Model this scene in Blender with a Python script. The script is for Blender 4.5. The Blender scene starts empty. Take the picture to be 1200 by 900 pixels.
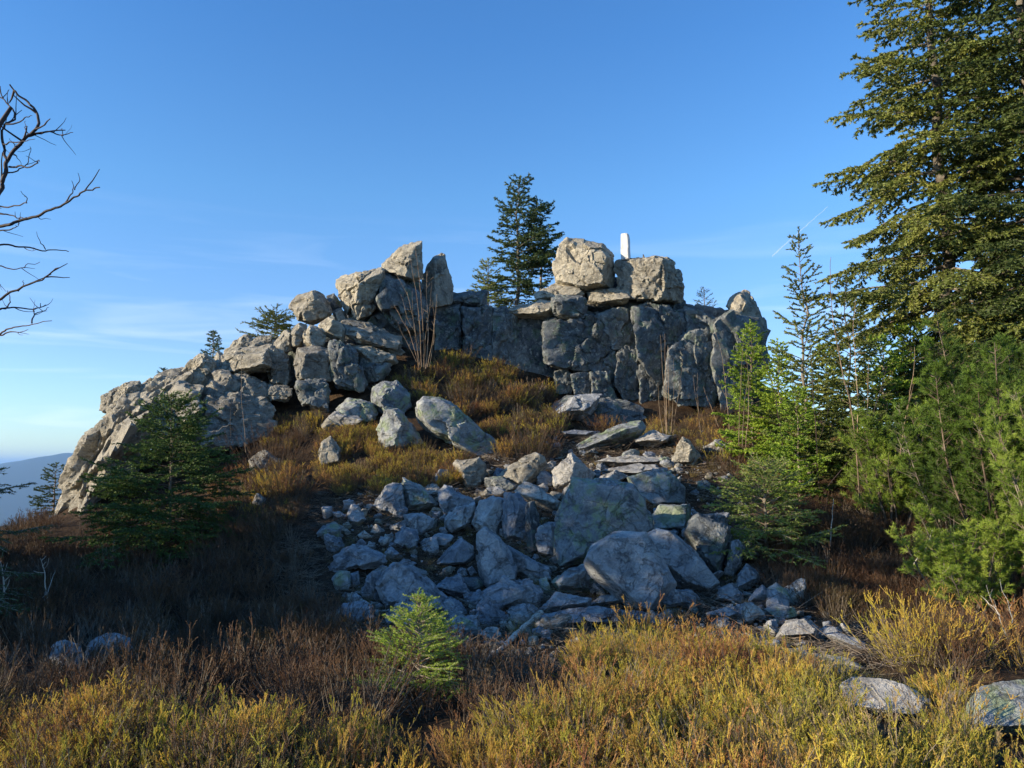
import bpy, bmesh, math, random
import numpy as np
from mathutils import Vector, Matrix

random.seed(7)
RNG = np.random.default_rng(7)
scene = bpy.context.scene
COL = scene.collection
R = math.radians

# ------------------------------------------------------------------ camera
F = 906.0                                   # focal length in pixels of a 1200 px wide picture
CAM = np.array([0.0, 0.0, 1.7])
PITCH = math.atan(95.0 / F)
cam_data = bpy.data.cameras.new("camera")
cam_data.sensor_width = 36.0
cam_data.lens = F / 1200.0 * 36.0
cam_data.clip_start = 0.05
cam_data.clip_end = 120000.0
cam = bpy.data.objects.new("camera", cam_data)
cam.location = CAM
cam.rotation_euler = (R(90) + PITCH, 0, 0)
COL.objects.link(cam)
scene.camera = cam

# ------------------------------------------------------------------ sky, sun, exposure
SUN_TO = np.array([-0.945, -0.325, 0.0])    # horizontal direction towards the sun
SUN_ELEV = R(17.0)
world = bpy.data.worlds.new("World")
scene.world = world
world.use_nodes = True
wn, wl = world.node_tree.nodes, world.node_tree.links
wn.clear()
w_out = wn.new("ShaderNodeOutputWorld")
w_bg = wn.new("ShaderNodeBackground")
w_sky = wn.new("ShaderNodeTexSky")
w_sky.sky_type = 'NISHITA'
w_sky.sun_disc = False
w_sky.sun_elevation = SUN_ELEV
w_sky.sun_rotation = math.atan2(SUN_TO[0], SUN_TO[1])
w_sky.altitude = 1100.0
w_sky.air_density = 1.15
w_sky.dust_density = 0.45
w_sky.ozone_density = 2.6
w_bg.inputs["Strength"].default_value = 0.13
# thin streaks of high cloud low over the horizon
w_geo = wn.new("ShaderNodeTexCoord")
w_map = wn.new("ShaderNodeMapping")
w_map.inputs["Scale"].default_value = (1.6, 1.6, 16.0)
w_map.inputs["Rotation"].default_value = (0.0, R(9), 0.0)
w_noise = wn.new("ShaderNodeTexNoise")
w_noise.inputs["Scale"].default_value = 2.2
w_noise.inputs["Detail"].default_value = 6.0
w_noise.inputs["Distortion"].default_value = 0.6
w_ramp = wn.new("ShaderNodeValToRGB")
w_ramp.color_ramp.elements[0].position = 0.52
w_ramp.color_ramp.elements[1].position = 0.80
w_sep = wn.new("ShaderNodeSeparateXYZ")
w_alt = wn.new("ShaderNodeMapRange")
w_alt.inputs["From Min"].default_value = 0.0
w_alt.inputs["From Max"].default_value = 0.32
w_alt.inputs["To Min"].default_value = 0.55
w_alt.inputs["To Max"].default_value = 0.0
w_mul = wn.new("ShaderNodeMath"); w_mul.operation = 'MULTIPLY'
w_mix = wn.new("ShaderNodeMixRGB")
w_mix.inputs["Color2"].default_value = (6.5, 7.0, 7.6, 1)
w_gam = wn.new("ShaderNodeHueSaturation")
w_gam.inputs["Saturation"].default_value = 1.0
w_tint = wn.new("ShaderNodeMixRGB"); w_tint.blend_type = 'MULTIPLY'; w_tint.inputs["Fac"].default_value = 1.0
w_tc = wn.new("ShaderNodeValToRGB")       # a cleaner winter sky than the model's: deep blue overhead, milky at the horizon
while len(w_tc.color_ramp.elements) < 5: w_tc.color_ramp.elements.new(.5)
for _e, (_p, _c) in zip(w_tc.color_ramp.elements, [(0.02, (.63, .77, .90, 1)), (0.155, (.55, .66, .87, 1)), (0.33, (.47, .74, .94, 1)), (0.5, (.36, .68, .97, 1)), (0.75, (.32, .65, .97, 1))]):
    _e.position = _p; _e.color = _c
wl.new(w_geo.outputs["Generated"], w_map.inputs["Vector"])
wl.new(w_map.outputs["Vector"], w_noise.inputs["Vector"])
wl.new(w_noise.outputs["Fac"], w_ramp.inputs["Fac"])
wl.new(w_geo.outputs["Generated"], w_sep.inputs["Vector"])
wl.new(w_sep.outputs["Z"], w_alt.inputs["Value"])
wl.new(w_ramp.outputs["Color"], w_mul.inputs[0])
wl.new(w_alt.outputs["Result"], w_mul.inputs[1])
wl.new(w_mul.outputs["Value"], w_mix.inputs["Fac"])
wl.new(w_sky.outputs["Color"], w_gam.inputs["Color"])
wl.new(w_gam.outputs["Color"], w_tint.inputs["Color1"])
wl.new(w_sep.outputs["Z"], w_tc.inputs["Fac"])
w_x = wn.new("ShaderNodeVectorMath"); w_x.operation = 'SCALE'; w_x.inputs["Scale"].default_value = 1.3
wl.new(w_tc.outputs["Color"], w_x.inputs[0]); wl.new(w_x.outputs[0], w_tint.inputs["Color2"])
wl.new(w_tint.outputs["Color"], w_mix.inputs["Color1"])
wl.new(w_mix.outputs["Color"], w_bg.inputs["Color"])
wl.new(w_bg.outputs["Background"], w_out.inputs["Surface"])

sun_data = bpy.data.lights.new("sun", 'SUN')
sun_data.energy = 5.0
sun_data.angle = R(0.5)
sun_data.color = (1.0, 0.84, 0.62)
sun = bpy.data.objects.new("sun", sun_data)
sdir = Vector((SUN_TO[0], SUN_TO[1], math.tan(SUN_ELEV) * math.hypot(SUN_TO[0], SUN_TO[1])))
sun.rotation_euler = sdir.to_track_quat('Z', 'Y').to_euler()
sun.location = (-20, -8, 20)
COL.objects.link(sun)

scene.view_settings.view_transform = 'Standard'
scene.view_settings.look = 'None'
scene.view_settings.exposure = 0.75
scene.view_settings.gamma = 1.0
scene.cycles.max_bounces = 6
scene.cycles.diffuse_bounces = 3
scene.cycles.transparent_max_bounces = 6
scene.cycles.volume_bounces = 0

# ------------------------------------------------------------------ small helpers
def ray(px, py):
    """direction through a picture point (1200x900), scaled so that its y is 1"""
    a = (px - 600.0) / F
    b = (450.0 - py) / F
    c, s = math.cos(PITCH), math.sin(PITCH)
    v = np.array([a, c - b * s, s + b * c])
    return v / v[1]

def P(px, py, d):
    return CAM + ray(px, py) * d

def project(pts):
    q = np.asarray(pts, float) - CAM
    c, s = math.cos(PITCH), math.sin(PITCH)
    dep = q[..., 1] * c + q[..., 2] * s
    up = -q[..., 1] * s + q[..., 2] * c
    dep = np.where(dep < 0.05, 0.05, dep)
    return 600 + F * q[..., 0] / dep, 450 - F * up / dep, dep

def tag(o, label=None, cat=None, group=None, kind=None):
    if label: o["label"] = label
    if cat: o["category"] = cat
    if group: o["group"] = group
    if kind: o["kind"] = kind
    return o

def empty(name, loc, label, cat, group=None):
    o = bpy.data.objects.new(name, None)
    o.empty_display_size = 0.3
    o.location = loc
    COL.objects.link(o)
    return tag(o, label, cat, group)

def tri_mesh(name, V, T, mats, midx=None, smooth=False, attr=None, sharp=0):
    V = np.ascontiguousarray(V, np.float32); T = np.ascontiguousarray(T, np.int32)
    me = bpy.data.meshes.new(name)
    me.vertices.add(len(V)); me.vertices.foreach_set("co", V.ravel())
    k = T.shape[1]
    me.loops.add(len(T) * k); me.loops.foreach_set("vertex_index", T.ravel())
    me.polygons.add(len(T))
    me.polygons.foreach_set("loop_start", np.arange(0, len(T) * k, k, dtype=np.int32))
    for m in (mats if isinstance(mats, (list, tuple)) else [mats]):
        me.materials.append(m)
    if midx is not None:
        me.polygons.foreach_set("material_index", np.ascontiguousarray(midx, np.int32))
    me.polygons.foreach_set("use_smooth", np.full(len(T), bool(smooth)))
    if attr is not None:
        a = me.attributes.new("along", 'FLOAT', 'POINT')
        a.data.foreach_set("value", np.ascontiguousarray(attr, np.float32))
    me.update(calc_edges=True)
    if sharp: me.set_sharp_from_angle(angle=R(sharp))
    return me

def link(name, me, parent=None, loc=None):
    o = bpy.data.objects.new(name, me)
    COL.objects.link(o)
    if parent is not None: o.parent = parent
    if loc is not None: o.location = loc
    return o

# ------------------------------------------------------------------ noise in numpy
_perm = np.random.default_rng(3).permutation(256)
_perm = np.concatenate([_perm, _perm, _perm])
_grad = np.random.default_rng(4).normal(size=(256, 3)); _grad /= np.linalg.norm(_grad, axis=1)[:, None]
_rnd = np.random.default_rng(5).random((256, 4))
def _h(i, j, k):
    return _perm[_perm[_perm[i & 255] + (j & 255)] + (k & 255)]
def perlin(p):
    p = np.asarray(p, float)
    i0 = np.floor(p).astype(int); f = p - i0
    u = f * f * f * (f * (f * 6 - 15) + 10)
    out = 0
    for dx in (0, 1):
        wx = u[:, 0] if dx else 1 - u[:, 0]
        for dy in (0, 1):
            wy = u[:, 1] if dy else 1 - u[:, 1]
            for dz in (0, 1):
                wz = u[:, 2] if dz else 1 - u[:, 2]
                g = _grad[_h(i0[:, 0] + dx, i0[:, 1] + dy, i0[:, 2] + dz)]
                out = out + wx * wy * wz * ((f[:, 0] - dx) * g[:, 0] + (f[:, 1] - dy) * g[:, 1] + (f[:, 2] - dz) * g[:, 2])
    return out * 1.5
def fbm(p, octaves=4, gain=0.5):
    a, s, out = 1.0, 1.0, 0
    for _ in range(octaves):
        out = out + a * perlin(p * s + 17.3 * s); a *= gain; s *= 2.03
    return out
def worley(p):
    """nearest cell: its hash, offset to its point, and F2-F1"""
    i0 = np.floor(p).astype(int)
    n = len(p)
    b1 = np.full(n, 1e9); b2 = np.full(n, 1e9); hid = np.zeros(n, int); off = np.zeros((n, 3))
    for dx in (-1, 0, 1):
        for dy in (-1, 0, 1):
            for dz in (-1, 0, 1):
                c = i0 + (dx, dy, dz)
                h = _h(c[:, 0], c[:, 1], c[:, 2])
                v = c + 0.5 + 0.8 * (_rnd[h, :3] - 0.5) - p
                d = np.einsum('ij,ij->i', v, v)
                m = d < b1
                b2 = np.where(m, b1, np.minimum(b2, d))
                b1 = np.where(m, d, b1); hid = np.where(m, h, hid); off[m] = v[m]
    return hid, off, np.sqrt(b2) - np.sqrt(b1)

# ------------------------------------------------------------------ materials
def new_mat(name):
    m = bpy.data.materials.new(name); m.use_nodes = True
    nt = m.node_tree; nt.nodes.clear()
    return m, nt.nodes, nt.links
def ramp(nodes, stops):
    r = nodes.new("ShaderNodeValToRGB")
    e = r.color_ramp.elements
    while len(e) < len(stops): e.new(0.5)
    for el, (p, c) in zip(e, stops):
        el.position = p; el.color = (c[0], c[1], c[2], 1) if len(c) == 3 else c
    return r
def noise(nodes, links, vec, scale, detail=4, rough=0.55, dist=0.0):
    n = nodes.new("ShaderNodeTexNoise")
    n.inputs["Scale"].default_value = scale; n.inputs["Detail"].default_value = detail
    n.inputs["Roughness"].default_value = rough; n.inputs["Distortion"].default_value = dist
    links.new(vec, n.inputs["Vector"])
    return n
def mixc(nodes, links, fac, a, b, mode='MIX'):
    m = nodes.new("ShaderNodeMixRGB"); m.blend_type = mode
    for sock, v in ((m.inputs["Fac"], fac), (m.inputs["Color1"], a), (m.inputs["Color2"], b)):
        if hasattr(v, "is_linked") or hasattr(v, "links"): links.new(v, sock)
        elif isinstance(v, (int, float)): sock.default_value = v
        else: sock.default_value = (v[0], v[1], v[2], 1)
    return m.outputs["Color"]

def rock_material(name, dark, mid, light, lichen=0.5, green=0.3, strata=0.0, bump=1.0, moss=(0.26, 0.31, 0.13)):
    m, n, l = new_mat(name)
    out = n.new("ShaderNodeOutputMaterial"); bs = n.new("ShaderNodeBsdfPrincipled")
    bs.inputs["Roughness"].default_value = 0.9
    bs.inputs["Specular IOR Level"].default_value = 0.25
    geo = n.new("ShaderNodeNewGeometry"); pos = geo.outputs["Position"]
    oi = n.new("ShaderNodeObjectInfo")
    big = noise(n, l, pos, 0.9, 5, 0.6, 0.4)
    med = noise(n, l, pos, 5.0, 6, 0.65, 0.3)
    fine = noise(n, l, pos, 38.0, 5, 0.7)
    spk = noise(n, l, pos, 120.0, 2, 0.6)
    col = ramp(n, [(0.25, dark), (0.5, mid), (0.74, light)])
    l.new(med.outputs["Fac"], col.inputs["Fac"])
    c = col.outputs["Color"]
    r2 = ramp(n, [(0.3, (0.55, 0.56, 0.6)), (0.5, (0.98, 0.98, 0.98)), (0.7, (1.25, 1.2, 1.1))])
    l.new(big.outputs["Fac"], r2.inputs["Fac"])
    c = mixc(n, l, 0.55, c, r2.outputs["Color"], 'MULTIPLY')
    r3 = ramp(n, [(0.3, (0.55, 0.55, 0.56)), (0.52, (1.0, 1.0, 1.0)), (0.72, (1.35, 1.33, 1.28))])
    l.new(fine.outputs["Fac"], r3.inputs["Fac"])
    c = mixc(n, l, 0.6, c, r3.outputs["Color"], 'MULTIPLY')
    # object to object variation
    r4 = ramp(n, [(0.0, (0.72, 0.73, 0.76)), (1.0, (1.2, 1.17, 1.1))])
    l.new(oi.outputs["Random"], r4.inputs["Fac"])
    c = mixc(n, l, 1.0, c, r4.outputs["Color"], 'MULTIPLY')
    # pale crustose lichen
    ln = noise(n, l, pos, 9.0, 7, 0.72, 0.5)
    lr = ramp(n, [(0.60 - 0.06 * lichen, (0, 0, 0)), (0.66 - 0.06 * lichen, (1, 1, 1))])
    l.new(ln.outputs["Fac"], lr.inputs["Fac"])
    f1 = n.new("ShaderNodeMath"); f1.operation = 'MULTIPLY'; f1.inputs[1].default_value = 0.62 * lichen
    l.new(lr.outputs["Color"], f1.inputs[0])
    c = mixc(n, l, f1.outputs[0], c, (0.50, 0.50, 0.43))
    # green-yellow map lichen / moss
    gn = noise(n, l, pos, 3.6, 8, 0.72, 0.2)
    gr = ramp(n, [(0.66 - 0.22 * green, (0, 0, 0)), (0.72 - 0.18 * green, (1, 1, 1))])
    l.new(gn.outputs["Fac"], gr.inputs["Fac"])
    f2 = n.new("ShaderNodeMath"); f2.operation = 'MULTIPLY'; f2.inputs[1].default_value = min(0.85, 0.35 + 0.5 * green)
    l.new(gr.outputs["Color"], f2.inputs[0])
    c = mixc(n, l, f2.outputs[0], c, moss)
    # dark cracks and stains
    vo = n.new("ShaderNodeTexVoronoi"); vo.feature = 'DISTANCE_TO_EDGE'; vo.inputs["Scale"].default_value = 2.2
    wv = mixc(n, l, 0.12, pos, med.outputs["Color"], 'ADD')
    l.new(wv, vo.inputs["Vector"])
    cr = ramp(n, [(0.0, (0.55, 0.54, 0.54)), (0.012, (1, 1, 1))])
    l.new(vo.outputs["Distance"], cr.inputs["Fac"])
    c = mixc(n, l, 0.5, c, cr.outputs["Color"], 'MULTIPLY')
    sn = noise(n, l, pos, 1.7, 5, 0.6, 1.0)
    sr = ramp(n, [(0.32, (0.5, 0.49, 0.49)), (0.42, (1, 1, 1))])
    l.new(sn.outputs["Fac"], sr.inputs["Fac"])
    c = mixc(n, l, 0.7, c, sr.outputs["Color"], 'MULTIPLY')
    fz = noise(n, l, pos, 1.9, 9, 0.62, 0.8)
    fr_ = ramp(n, [(0.0, (1, 1, 1)), (0.482, (1, 1, 1)), (0.497, (0.22, 0.22, 0.23)), (0.503, (0.22, 0.22, 0.23)), (0.518, (1, 1, 1))])
    l.new(fz.outputs["Fac"], fr_.inputs["Fac"])
    c = mixc(n, l, 0.4, c, fr_.outputs["Color"], 'MULTIPLY')
    # arrises are worn pale
    pr = ramp(n, [(0.51, (0, 0, 0)), (0.60, (1, 1, 1))]); l.new(geo.outputs["Pointiness"], pr.inputs["Fac"])
    pm = n.new("ShaderNodeMath"); pm.operation = 'MULTIPLY'; pm.inputs[1].default_value = 0.45
    l.new(pr.outputs["Color"], pm.inputs[0])
    c = mixc(n, l, pm.outputs[0], c, (light[0] * 1.25, light[1] * 1.25, light[2] * 1.22))
    l.new(c, bs.inputs["Base Color"])
    # bump
    def add(a, b, k):
        mm = n.new("ShaderNodeMath"); mm.operation = 'MULTIPLY_ADD'
        l.new(b, mm.inputs[0]); mm.inputs[1].default_value = k
        if a is None: mm.inputs[2].default_value = 0
        else: l.new(a, mm.inputs[2])
        return mm.outputs[0]
    h = add(None, med.outputs["Fac"], 1.0)
    h = add(h, fine.outputs["Fac"], 0.24)
    h = add(h, spk.outputs["Fac"], 0.10)
    h = add(h, cr.outputs["Color"], 0.2)
    h = add(h, fr_.outputs["Color"], 0.3)
    if strata:
        mp = n.new("ShaderNodeMapping"); mp.inputs["Rotation"].default_value = (R(10), R(38), R(15))
        mp.inputs["Scale"].default_value = (0.7, 5.0, 9.0)
        l.new(pos, mp.inputs["Vector"])
        st = noise(n, l, mp.outputs["Vector"], 2.4, 6, 0.65, 0.4)
        h = add(h, st.outputs["Fac"], 1.2 * strata)
    bp = n.new("ShaderNodeBump"); bp.inputs["Strength"].default_value = 0.9
    bp.inputs["Distance"].default_value = 0.07 * bump
    l.new(h, bp.inputs["Height"]); l.new(bp.outputs["Normal"], bs.inputs["Normal"])
    l.new(bs.outputs[0], out.inputs[0])
    return m

M = {}
M['crag'] = rock_material("gneiss_weathered", (0.18, 0.165, 0.14), (0.37, 0.345, 0.28), (0.53, 0.49, 0.40), 0.7, 0.12, 1.0, 1.2)
M['cliff'] = rock_material("gneiss_shaded_lichen", (0.07, 0.08, 0.09), (0.15, 0.165, 0.17), (0.27, 0.28, 0.27), 0.8, 0.6, 0.2, 1.2, (0.13, 0.19, 0.12))  # the cliff's shade is put into this darker gneiss; the lichen is its own
M['boulder'] = rock_material("gneiss_boulder", (0.15, 0.165, 0.185), (0.28, 0.30, 0.325), (0.43, 0.44, 0.45), 0.55, 0.1, 0.3, 1.0)  # blue cast of skylit shade is mixed into the boulder colour
M['lichen'] = rock_material("gneiss_green_lichen", (0.15, 0.16, 0.17), (0.26, 0.28, 0.29), (0.38, 0.40, 0.40), 0.6, 0.74, 0.2, 1.0, (0.25, 0.31, 0.15))
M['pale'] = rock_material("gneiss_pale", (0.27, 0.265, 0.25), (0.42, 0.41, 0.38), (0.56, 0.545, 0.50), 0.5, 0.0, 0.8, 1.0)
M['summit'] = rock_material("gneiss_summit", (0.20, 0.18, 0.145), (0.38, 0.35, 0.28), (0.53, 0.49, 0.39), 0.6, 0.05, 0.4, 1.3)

def leaf_material(name, stops, trans=0.3, tint=((0.8, 0.85, 0.8), (1.25, 1.15, 1.0)), scale=0.9, along=None, rough=0.6):
    """foliage: colour from a patchy noise over the place and the individual plant; woody towards the base"""
    m, n, l = new_mat(name)
    out = n.new("ShaderNodeOutputMaterial")
    geo = n.new("ShaderNodeNewGeometry"); oi = n.new("ShaderNodeObjectInfo")
    nz = noise(n, l, geo.outputs["Position"], scale, 3, 0.5, 0.2)
    nf = noise(n, l, geo.outputs["Position"], scale * 14, 2, 0.5)
    mx = n.new("ShaderNodeMath"); mx.operation = 'MULTIPLY_ADD'; mx.inputs[1].default_value = 0.35
    l.new(oi.outputs["Random"], mx.inputs[0]); 
    sh = n.new("ShaderNodeMath"); sh.operation = 'MULTIPLY_ADD'; sh.inputs[1].default_value = 0.45; sh.inputs[2].default_value = -0.4
    l.new(nf.outputs["Fac"], sh.inputs[0])
    ad = n.new("ShaderNodeMath"); ad.operation = 'ADD'
    l.new(nz.outputs["Fac"], ad.inputs[0]); l.new(sh.outputs[0], ad.inputs[1])
    l.new(ad.outputs[0], mx.inputs[2])
    r = ramp(n, stops); l.new(mx.outputs[0], r.inputs["Fac"])
    c = r.outputs["Color"]
    tr = ramp(n, [(0.0, tint[0]), (1.0, tint[1])])
    rn = n.new("ShaderNodeMath"); rn.operation = 'FRACT'
    rm = n.new("ShaderNodeMath"); rm.operation = 'MULTIPLY'; rm.inputs[1].default_value = 7.31
    l.new(oi.outputs["Random"], rm.inputs[0]); l.new(rm.outputs[0], rn.inputs[0]); l.new(rn.outputs[0], tr.inputs["Fac"])
    c = mixc(n, l, 1.0, c, tr.outputs["Color"], 'MULTIPLY')
    if along:
        at = n.new("ShaderNodeAttribute"); at.attribute_name = "along"
        ar = ramp(n, [(0.25, (0, 0, 0)), (0.6, (1, 1, 1))])
        l.new(at.outputs["Fac"], ar.inputs["Fac"])
        c = mixc(n, l, ar.outputs["Color"], along, c)
    d = n.new("ShaderNodeBsdfPrincipled"); d.inputs["Roughness"].default_value = rough
    d.inputs["Specular IOR Level"].default_value = 0.3
    l.new(c, d.inputs["Base Color"])
    if trans:
        t = n.new("ShaderNodeBsdfTranslucent"); l.new(c, t.inputs["Color"])
        ms = n.new("ShaderNodeMixShader"); ms.inputs[0].default_value = trans
        l.new(d.outputs[0], ms.inputs[1]); l.new(t.outputs[0], ms.inputs[2]); l.new(ms.outputs[0], out.inputs[0])
    else:
        l.new(d.outputs[0], out.inputs[0])
    return m

M['heather'] = leaf_material("heather_shoots",
    [(0.22, (0.42, 0.19, 0.09)), (0.34, (0.55, 0.34, 0.13)), (0.46, (0.66, 0.48, 0.11)), (0.58, (0.62, 0.54, 0.09)), (0.68, (0.42, 0.42, 0.07)), (0.80, (0.44, 0.34, 0.21))],
    0.42, ((0.75, 0.7, 0.75), (1.2, 1.15, 1.0)), 0.8, (0.10, 0.075, 0.055))
M['heather_brown'] = leaf_material("heather_brown_shoots",  # brown heather, its colours darkened further to imitate shade
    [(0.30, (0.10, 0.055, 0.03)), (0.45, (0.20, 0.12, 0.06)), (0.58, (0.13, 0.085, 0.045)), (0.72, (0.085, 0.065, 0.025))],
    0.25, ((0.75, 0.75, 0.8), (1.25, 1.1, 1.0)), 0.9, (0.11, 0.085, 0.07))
M['heather_wood'] = leaf_material("heather_wood", [(0.3, (0.07, 0.052, 0.042)), (0.7, (0.21, 0.18, 0.15))], 0.0, scale=2.0, rough=0.85)  # wood tone lowered too, painting in deeper shade among the stems
M['straw'] = leaf_material("dry_grass", [(0.3, (0.28, 0.19, 0.08)), (0.5, (0.42, 0.32, 0.15)), (0.7, (0.30, 0.28, 0.10))], 0.35, scale=1.2)
M['needle_old'] = leaf_material("spruce_needles", [(0.3, (0.08, 0.11, 0.03)), (0.5, (0.16, 0.20, 0.048)), (0.7, (0.25, 0.275, 0.065))], 0.22, scale=0.9)
M['needle_dark'] = leaf_material("spruce_needles_dark", [(0.3, (0.035, 0.065, 0.022)), (0.5, (0.06, 0.105, 0.032)), (0.7, (0.09, 0.13, 0.04))], 0.2, scale=1.5)
M['needle_mid'] = leaf_material("spruce_needles_mid", [(0.3, (0.08, 0.14, 0.035)), (0.5, (0.15, 0.23, 0.055)), (0.7, (0.23, 0.32, 0.07))], 0.25, scale=1.5)
M['needle_young'] = leaf_material("spruce_needles_young", [(0.3, (0.15, 0.23, 0.03)), (0.5, (0.27, 0.41, 0.045)), (0.7, (0.37, 0.49, 0.07))], 0.3, scale=3.0)
M['needle_pine'] = leaf_material("pine_needles", [(0.3, (0.09, 0.15, 0.022)), (0.5, (0.19, 0.29, 0.04)), (0.7, (0.30, 0.39, 0.07))], 0.3, scale=2.0)
M['bark'] = leaf_material("conifer_bark", [(0.3, (0.09, 0.07, 0.055)), (0.5, (0.17, 0.14, 0.115)), (0.7, (0.27, 0.24, 0.21))], 0.0, scale=5.0, rough=0.9)
M['twig'] = leaf_material("bare_twig", [(0.3, (0.14, 0.10, 0.07)), (0.5, (0.25, 0.18, 0.125)), (0.7, (0.36, 0.28, 0.21))], 0.0, scale=5.0, rough=0.8)
M['twig_dark'] = leaf_material("bare_branch_dark", [(0.3, (0.03, 0.022, 0.025)), (0.7, (0.07, 0.05, 0.048))], 0.0, scale=5.0, rough=0.7)
M['deadwood'] = leaf_material("dead_wood", [(0.3, (0.26, 0.24, 0.22)), (0.5, (0.40, 0.38, 0.35)), (0.7, (0.5, 0.47, 0.43))], 0.0, scale=9.0, rough=0.85)
# ------------------------------------------------------------------ the ground
_ctrl_px = [  # picture point, distance
 (0,900,4.1),(300,900,4.1),(600,900,4.1),(900,900,4.1),(1200,880,4.2),
 (0,800,6),(300,800,6),(600,795,6.2),(900,790,6.3),(1200,790,6.1),
 (100,720,8.4),(300,705,9.2),(0,640,13),(150,640,13),(30,625,15),(240,600,14),
 (450,700,9.3),(600,722,8.6),(800,742,8.0),(950,742,8.2),(450,625,11.2),(600,605,12),(720,610,11.8),(600,530,14.6),(750,528,14.5),
 (820,535,14),(520,560,13.2),(420,560,13.4),(330,560,13.5),(330,605,12.3),(300,640,11),(480,472,16),(560,452,17),
 (640,480,17),(700,470,18),(850,490,17.5),(860,560,13),(950,555,13),(950,680,9.8),(1050,555,13),(1100,700,9.2),(1200,640,10.5),(1200,560,13),
]
_ctrl_px += [(85,590,16.3),(130,560,16.6),(210,500,17.0),(290,450,17.4),(360,440,17.6),(440,400,18.3),(520,380,19.2),(620,400,19.5),(760,400,19.6),(860,430,19.6)]
_cx = [P(*c) for c in _ctrl_px]
_cx += [np.array(p, float) for p in [(-6, 2, 0), (0, 0, 0), (6, 2, 0), (0, -6, .1), (-10, -5, 0), (10, -5, 0), (-10, 6, -.1), (-13, 12, -.4), (-14, 17, -1.8), (-10.5, 19, -.6), (-12, 26, -5), (-20, 10, -3),
     (-7, 20, 2.0), (-3, 21.5, 4.2), (3, 22, 4.4), (8, 21, 2.6), (11, 16, 1.7), (12, 10, .8), (16, 18, 1.4), (0, 28, 2.5), (8, 30, 2.0), (-8, 28, -2), (22, 10, 1), (18, 0, .3), (-20, -5, -1), (20, -8, 0), (0, -18, 0), (0, 40, -4), (20, 35, -2), (-25, 25, -9)]]
_cx = np.array(_cx)
def _tps(r2):
    return 0.5 * r2 * np.log(r2 + 1e-9)
def _fit():
    X = _cx[:, :2]; n = len(X)
    A = _tps(((X[:, None] - X[None]) ** 2).sum(-1)) + np.eye(n) * 0.35
    Q = np.hstack([np.ones((n, 1)), X])
    K = np.block([[A, Q], [Q.T, np.zeros((3, 3))]])
    return np.linalg.solve(K, np.concatenate([_cx[:, 2], np.zeros(3)]))
_w = _fit()
def smooth01(t):
    t = np.clip(t, 0, 1); return t * t * (3 - 2 * t)
def height(x, y, fine=True):
    x = np.atleast_1d(np.asarray(x, float)); y = np.atleast_1d(np.asarray(y, float))
    X = np.stack([x, y], -1); n = len(_cx)
    near = np.zeros(len(x))
    for s in range(0, len(x), 20000):
        q = X[s:s + 20000]
        near[s:s + 20000] = _tps(((q[:, None] - _cx[None, :, :2]) ** 2).sum(-1)) @ _w[:n] + _w[n] + q @ _w[n + 1:]
    r = np.hypot(x, y)
    near = np.clip(near, -14, 6)
    if fine:
        p = np.stack([x, y, x * 0], -1)
        near = near + 0.10 * fbm(p * 0.8, 3) + 0.035 * fbm(p * 4.1 + 9, 3)
    # beyond the summit the slope drops to a valley 520 m below, with blue ridges behind it
    far = -6 - 520 * smooth01((r - 45) / 2600.0)
    az = np.degrees(np.arctan2(x, y))
    ps = np.stack([x / 2600.0, y / 2600.0, x * 0 + 3.1], -1)
    hill = smooth01((r - 9000) / 5000.0)
    hill = hill * (505 + 56 * np.clip(az + 33.8, -2.5, 3.8)) + 26 * fbm(ps * 1.7, 4) * smooth01((r - 5000) / 4000.0)
    far2 = far + hill + 14 * fbm(ps * 5, 3) * smooth01((r - 500) / 2000.0)
    t = smooth01((r - 26) / 40.0)
    return near * (1 - t) + far2 * t

def ground_hit(px, py, d0=2.5, d1=30.0):
    r = ray(px, py); ds = np.arange(d0, d1, 0.04)
    pts = CAM + r[None] * ds[:, None]
    h = height(pts[:, 0], pts[:, 1])
    below = np.nonzero(pts[:, 2] <= h)[0]
    return ds[below[0]] if len(below) else None

def build_ground():
    az = np.concatenate([np.linspace(-46, 46, 330), np.linspace(46, 314, 90)[1:-1]])
    rad = np.concatenate([[0.3], np.geomspace(1.2, 34, 230), np.geomspace(36, 45000, 120)])
    A, Rr = np.meshgrid(np.radians(az), rad)
    x = (Rr * np.sin(A)).ravel(); y = (Rr * np.cos(A)).ravel()
    z = height(x, y)
    na, nr = len(az), len(rad)
    i = np.arange(nr - 1)[:, None] * na; j = np.arange(na)[None]
    j2 = (j + 1) % na
    q = np.stack([i + j, i + na + j, i + na + j2, i + j2], -1).reshape(-1, 4)
    c = len(x)
    V = np.vstack([np.stack([x, y, z], -1), [[0, 0, height(0, 0)[0]]]])
    me = tri_mesh("ground", V, q[:, ::-1] if False else q, M['ground'], smooth=True)
    o = link("ground", me)
    # ensure the sheet faces up
    if me.polygons[5000].normal.z < 0:
        me.flip_normals()
    return tag(o, "dark peaty ground falling away to a wooded valley and ridges", None, None, "structure")

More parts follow.
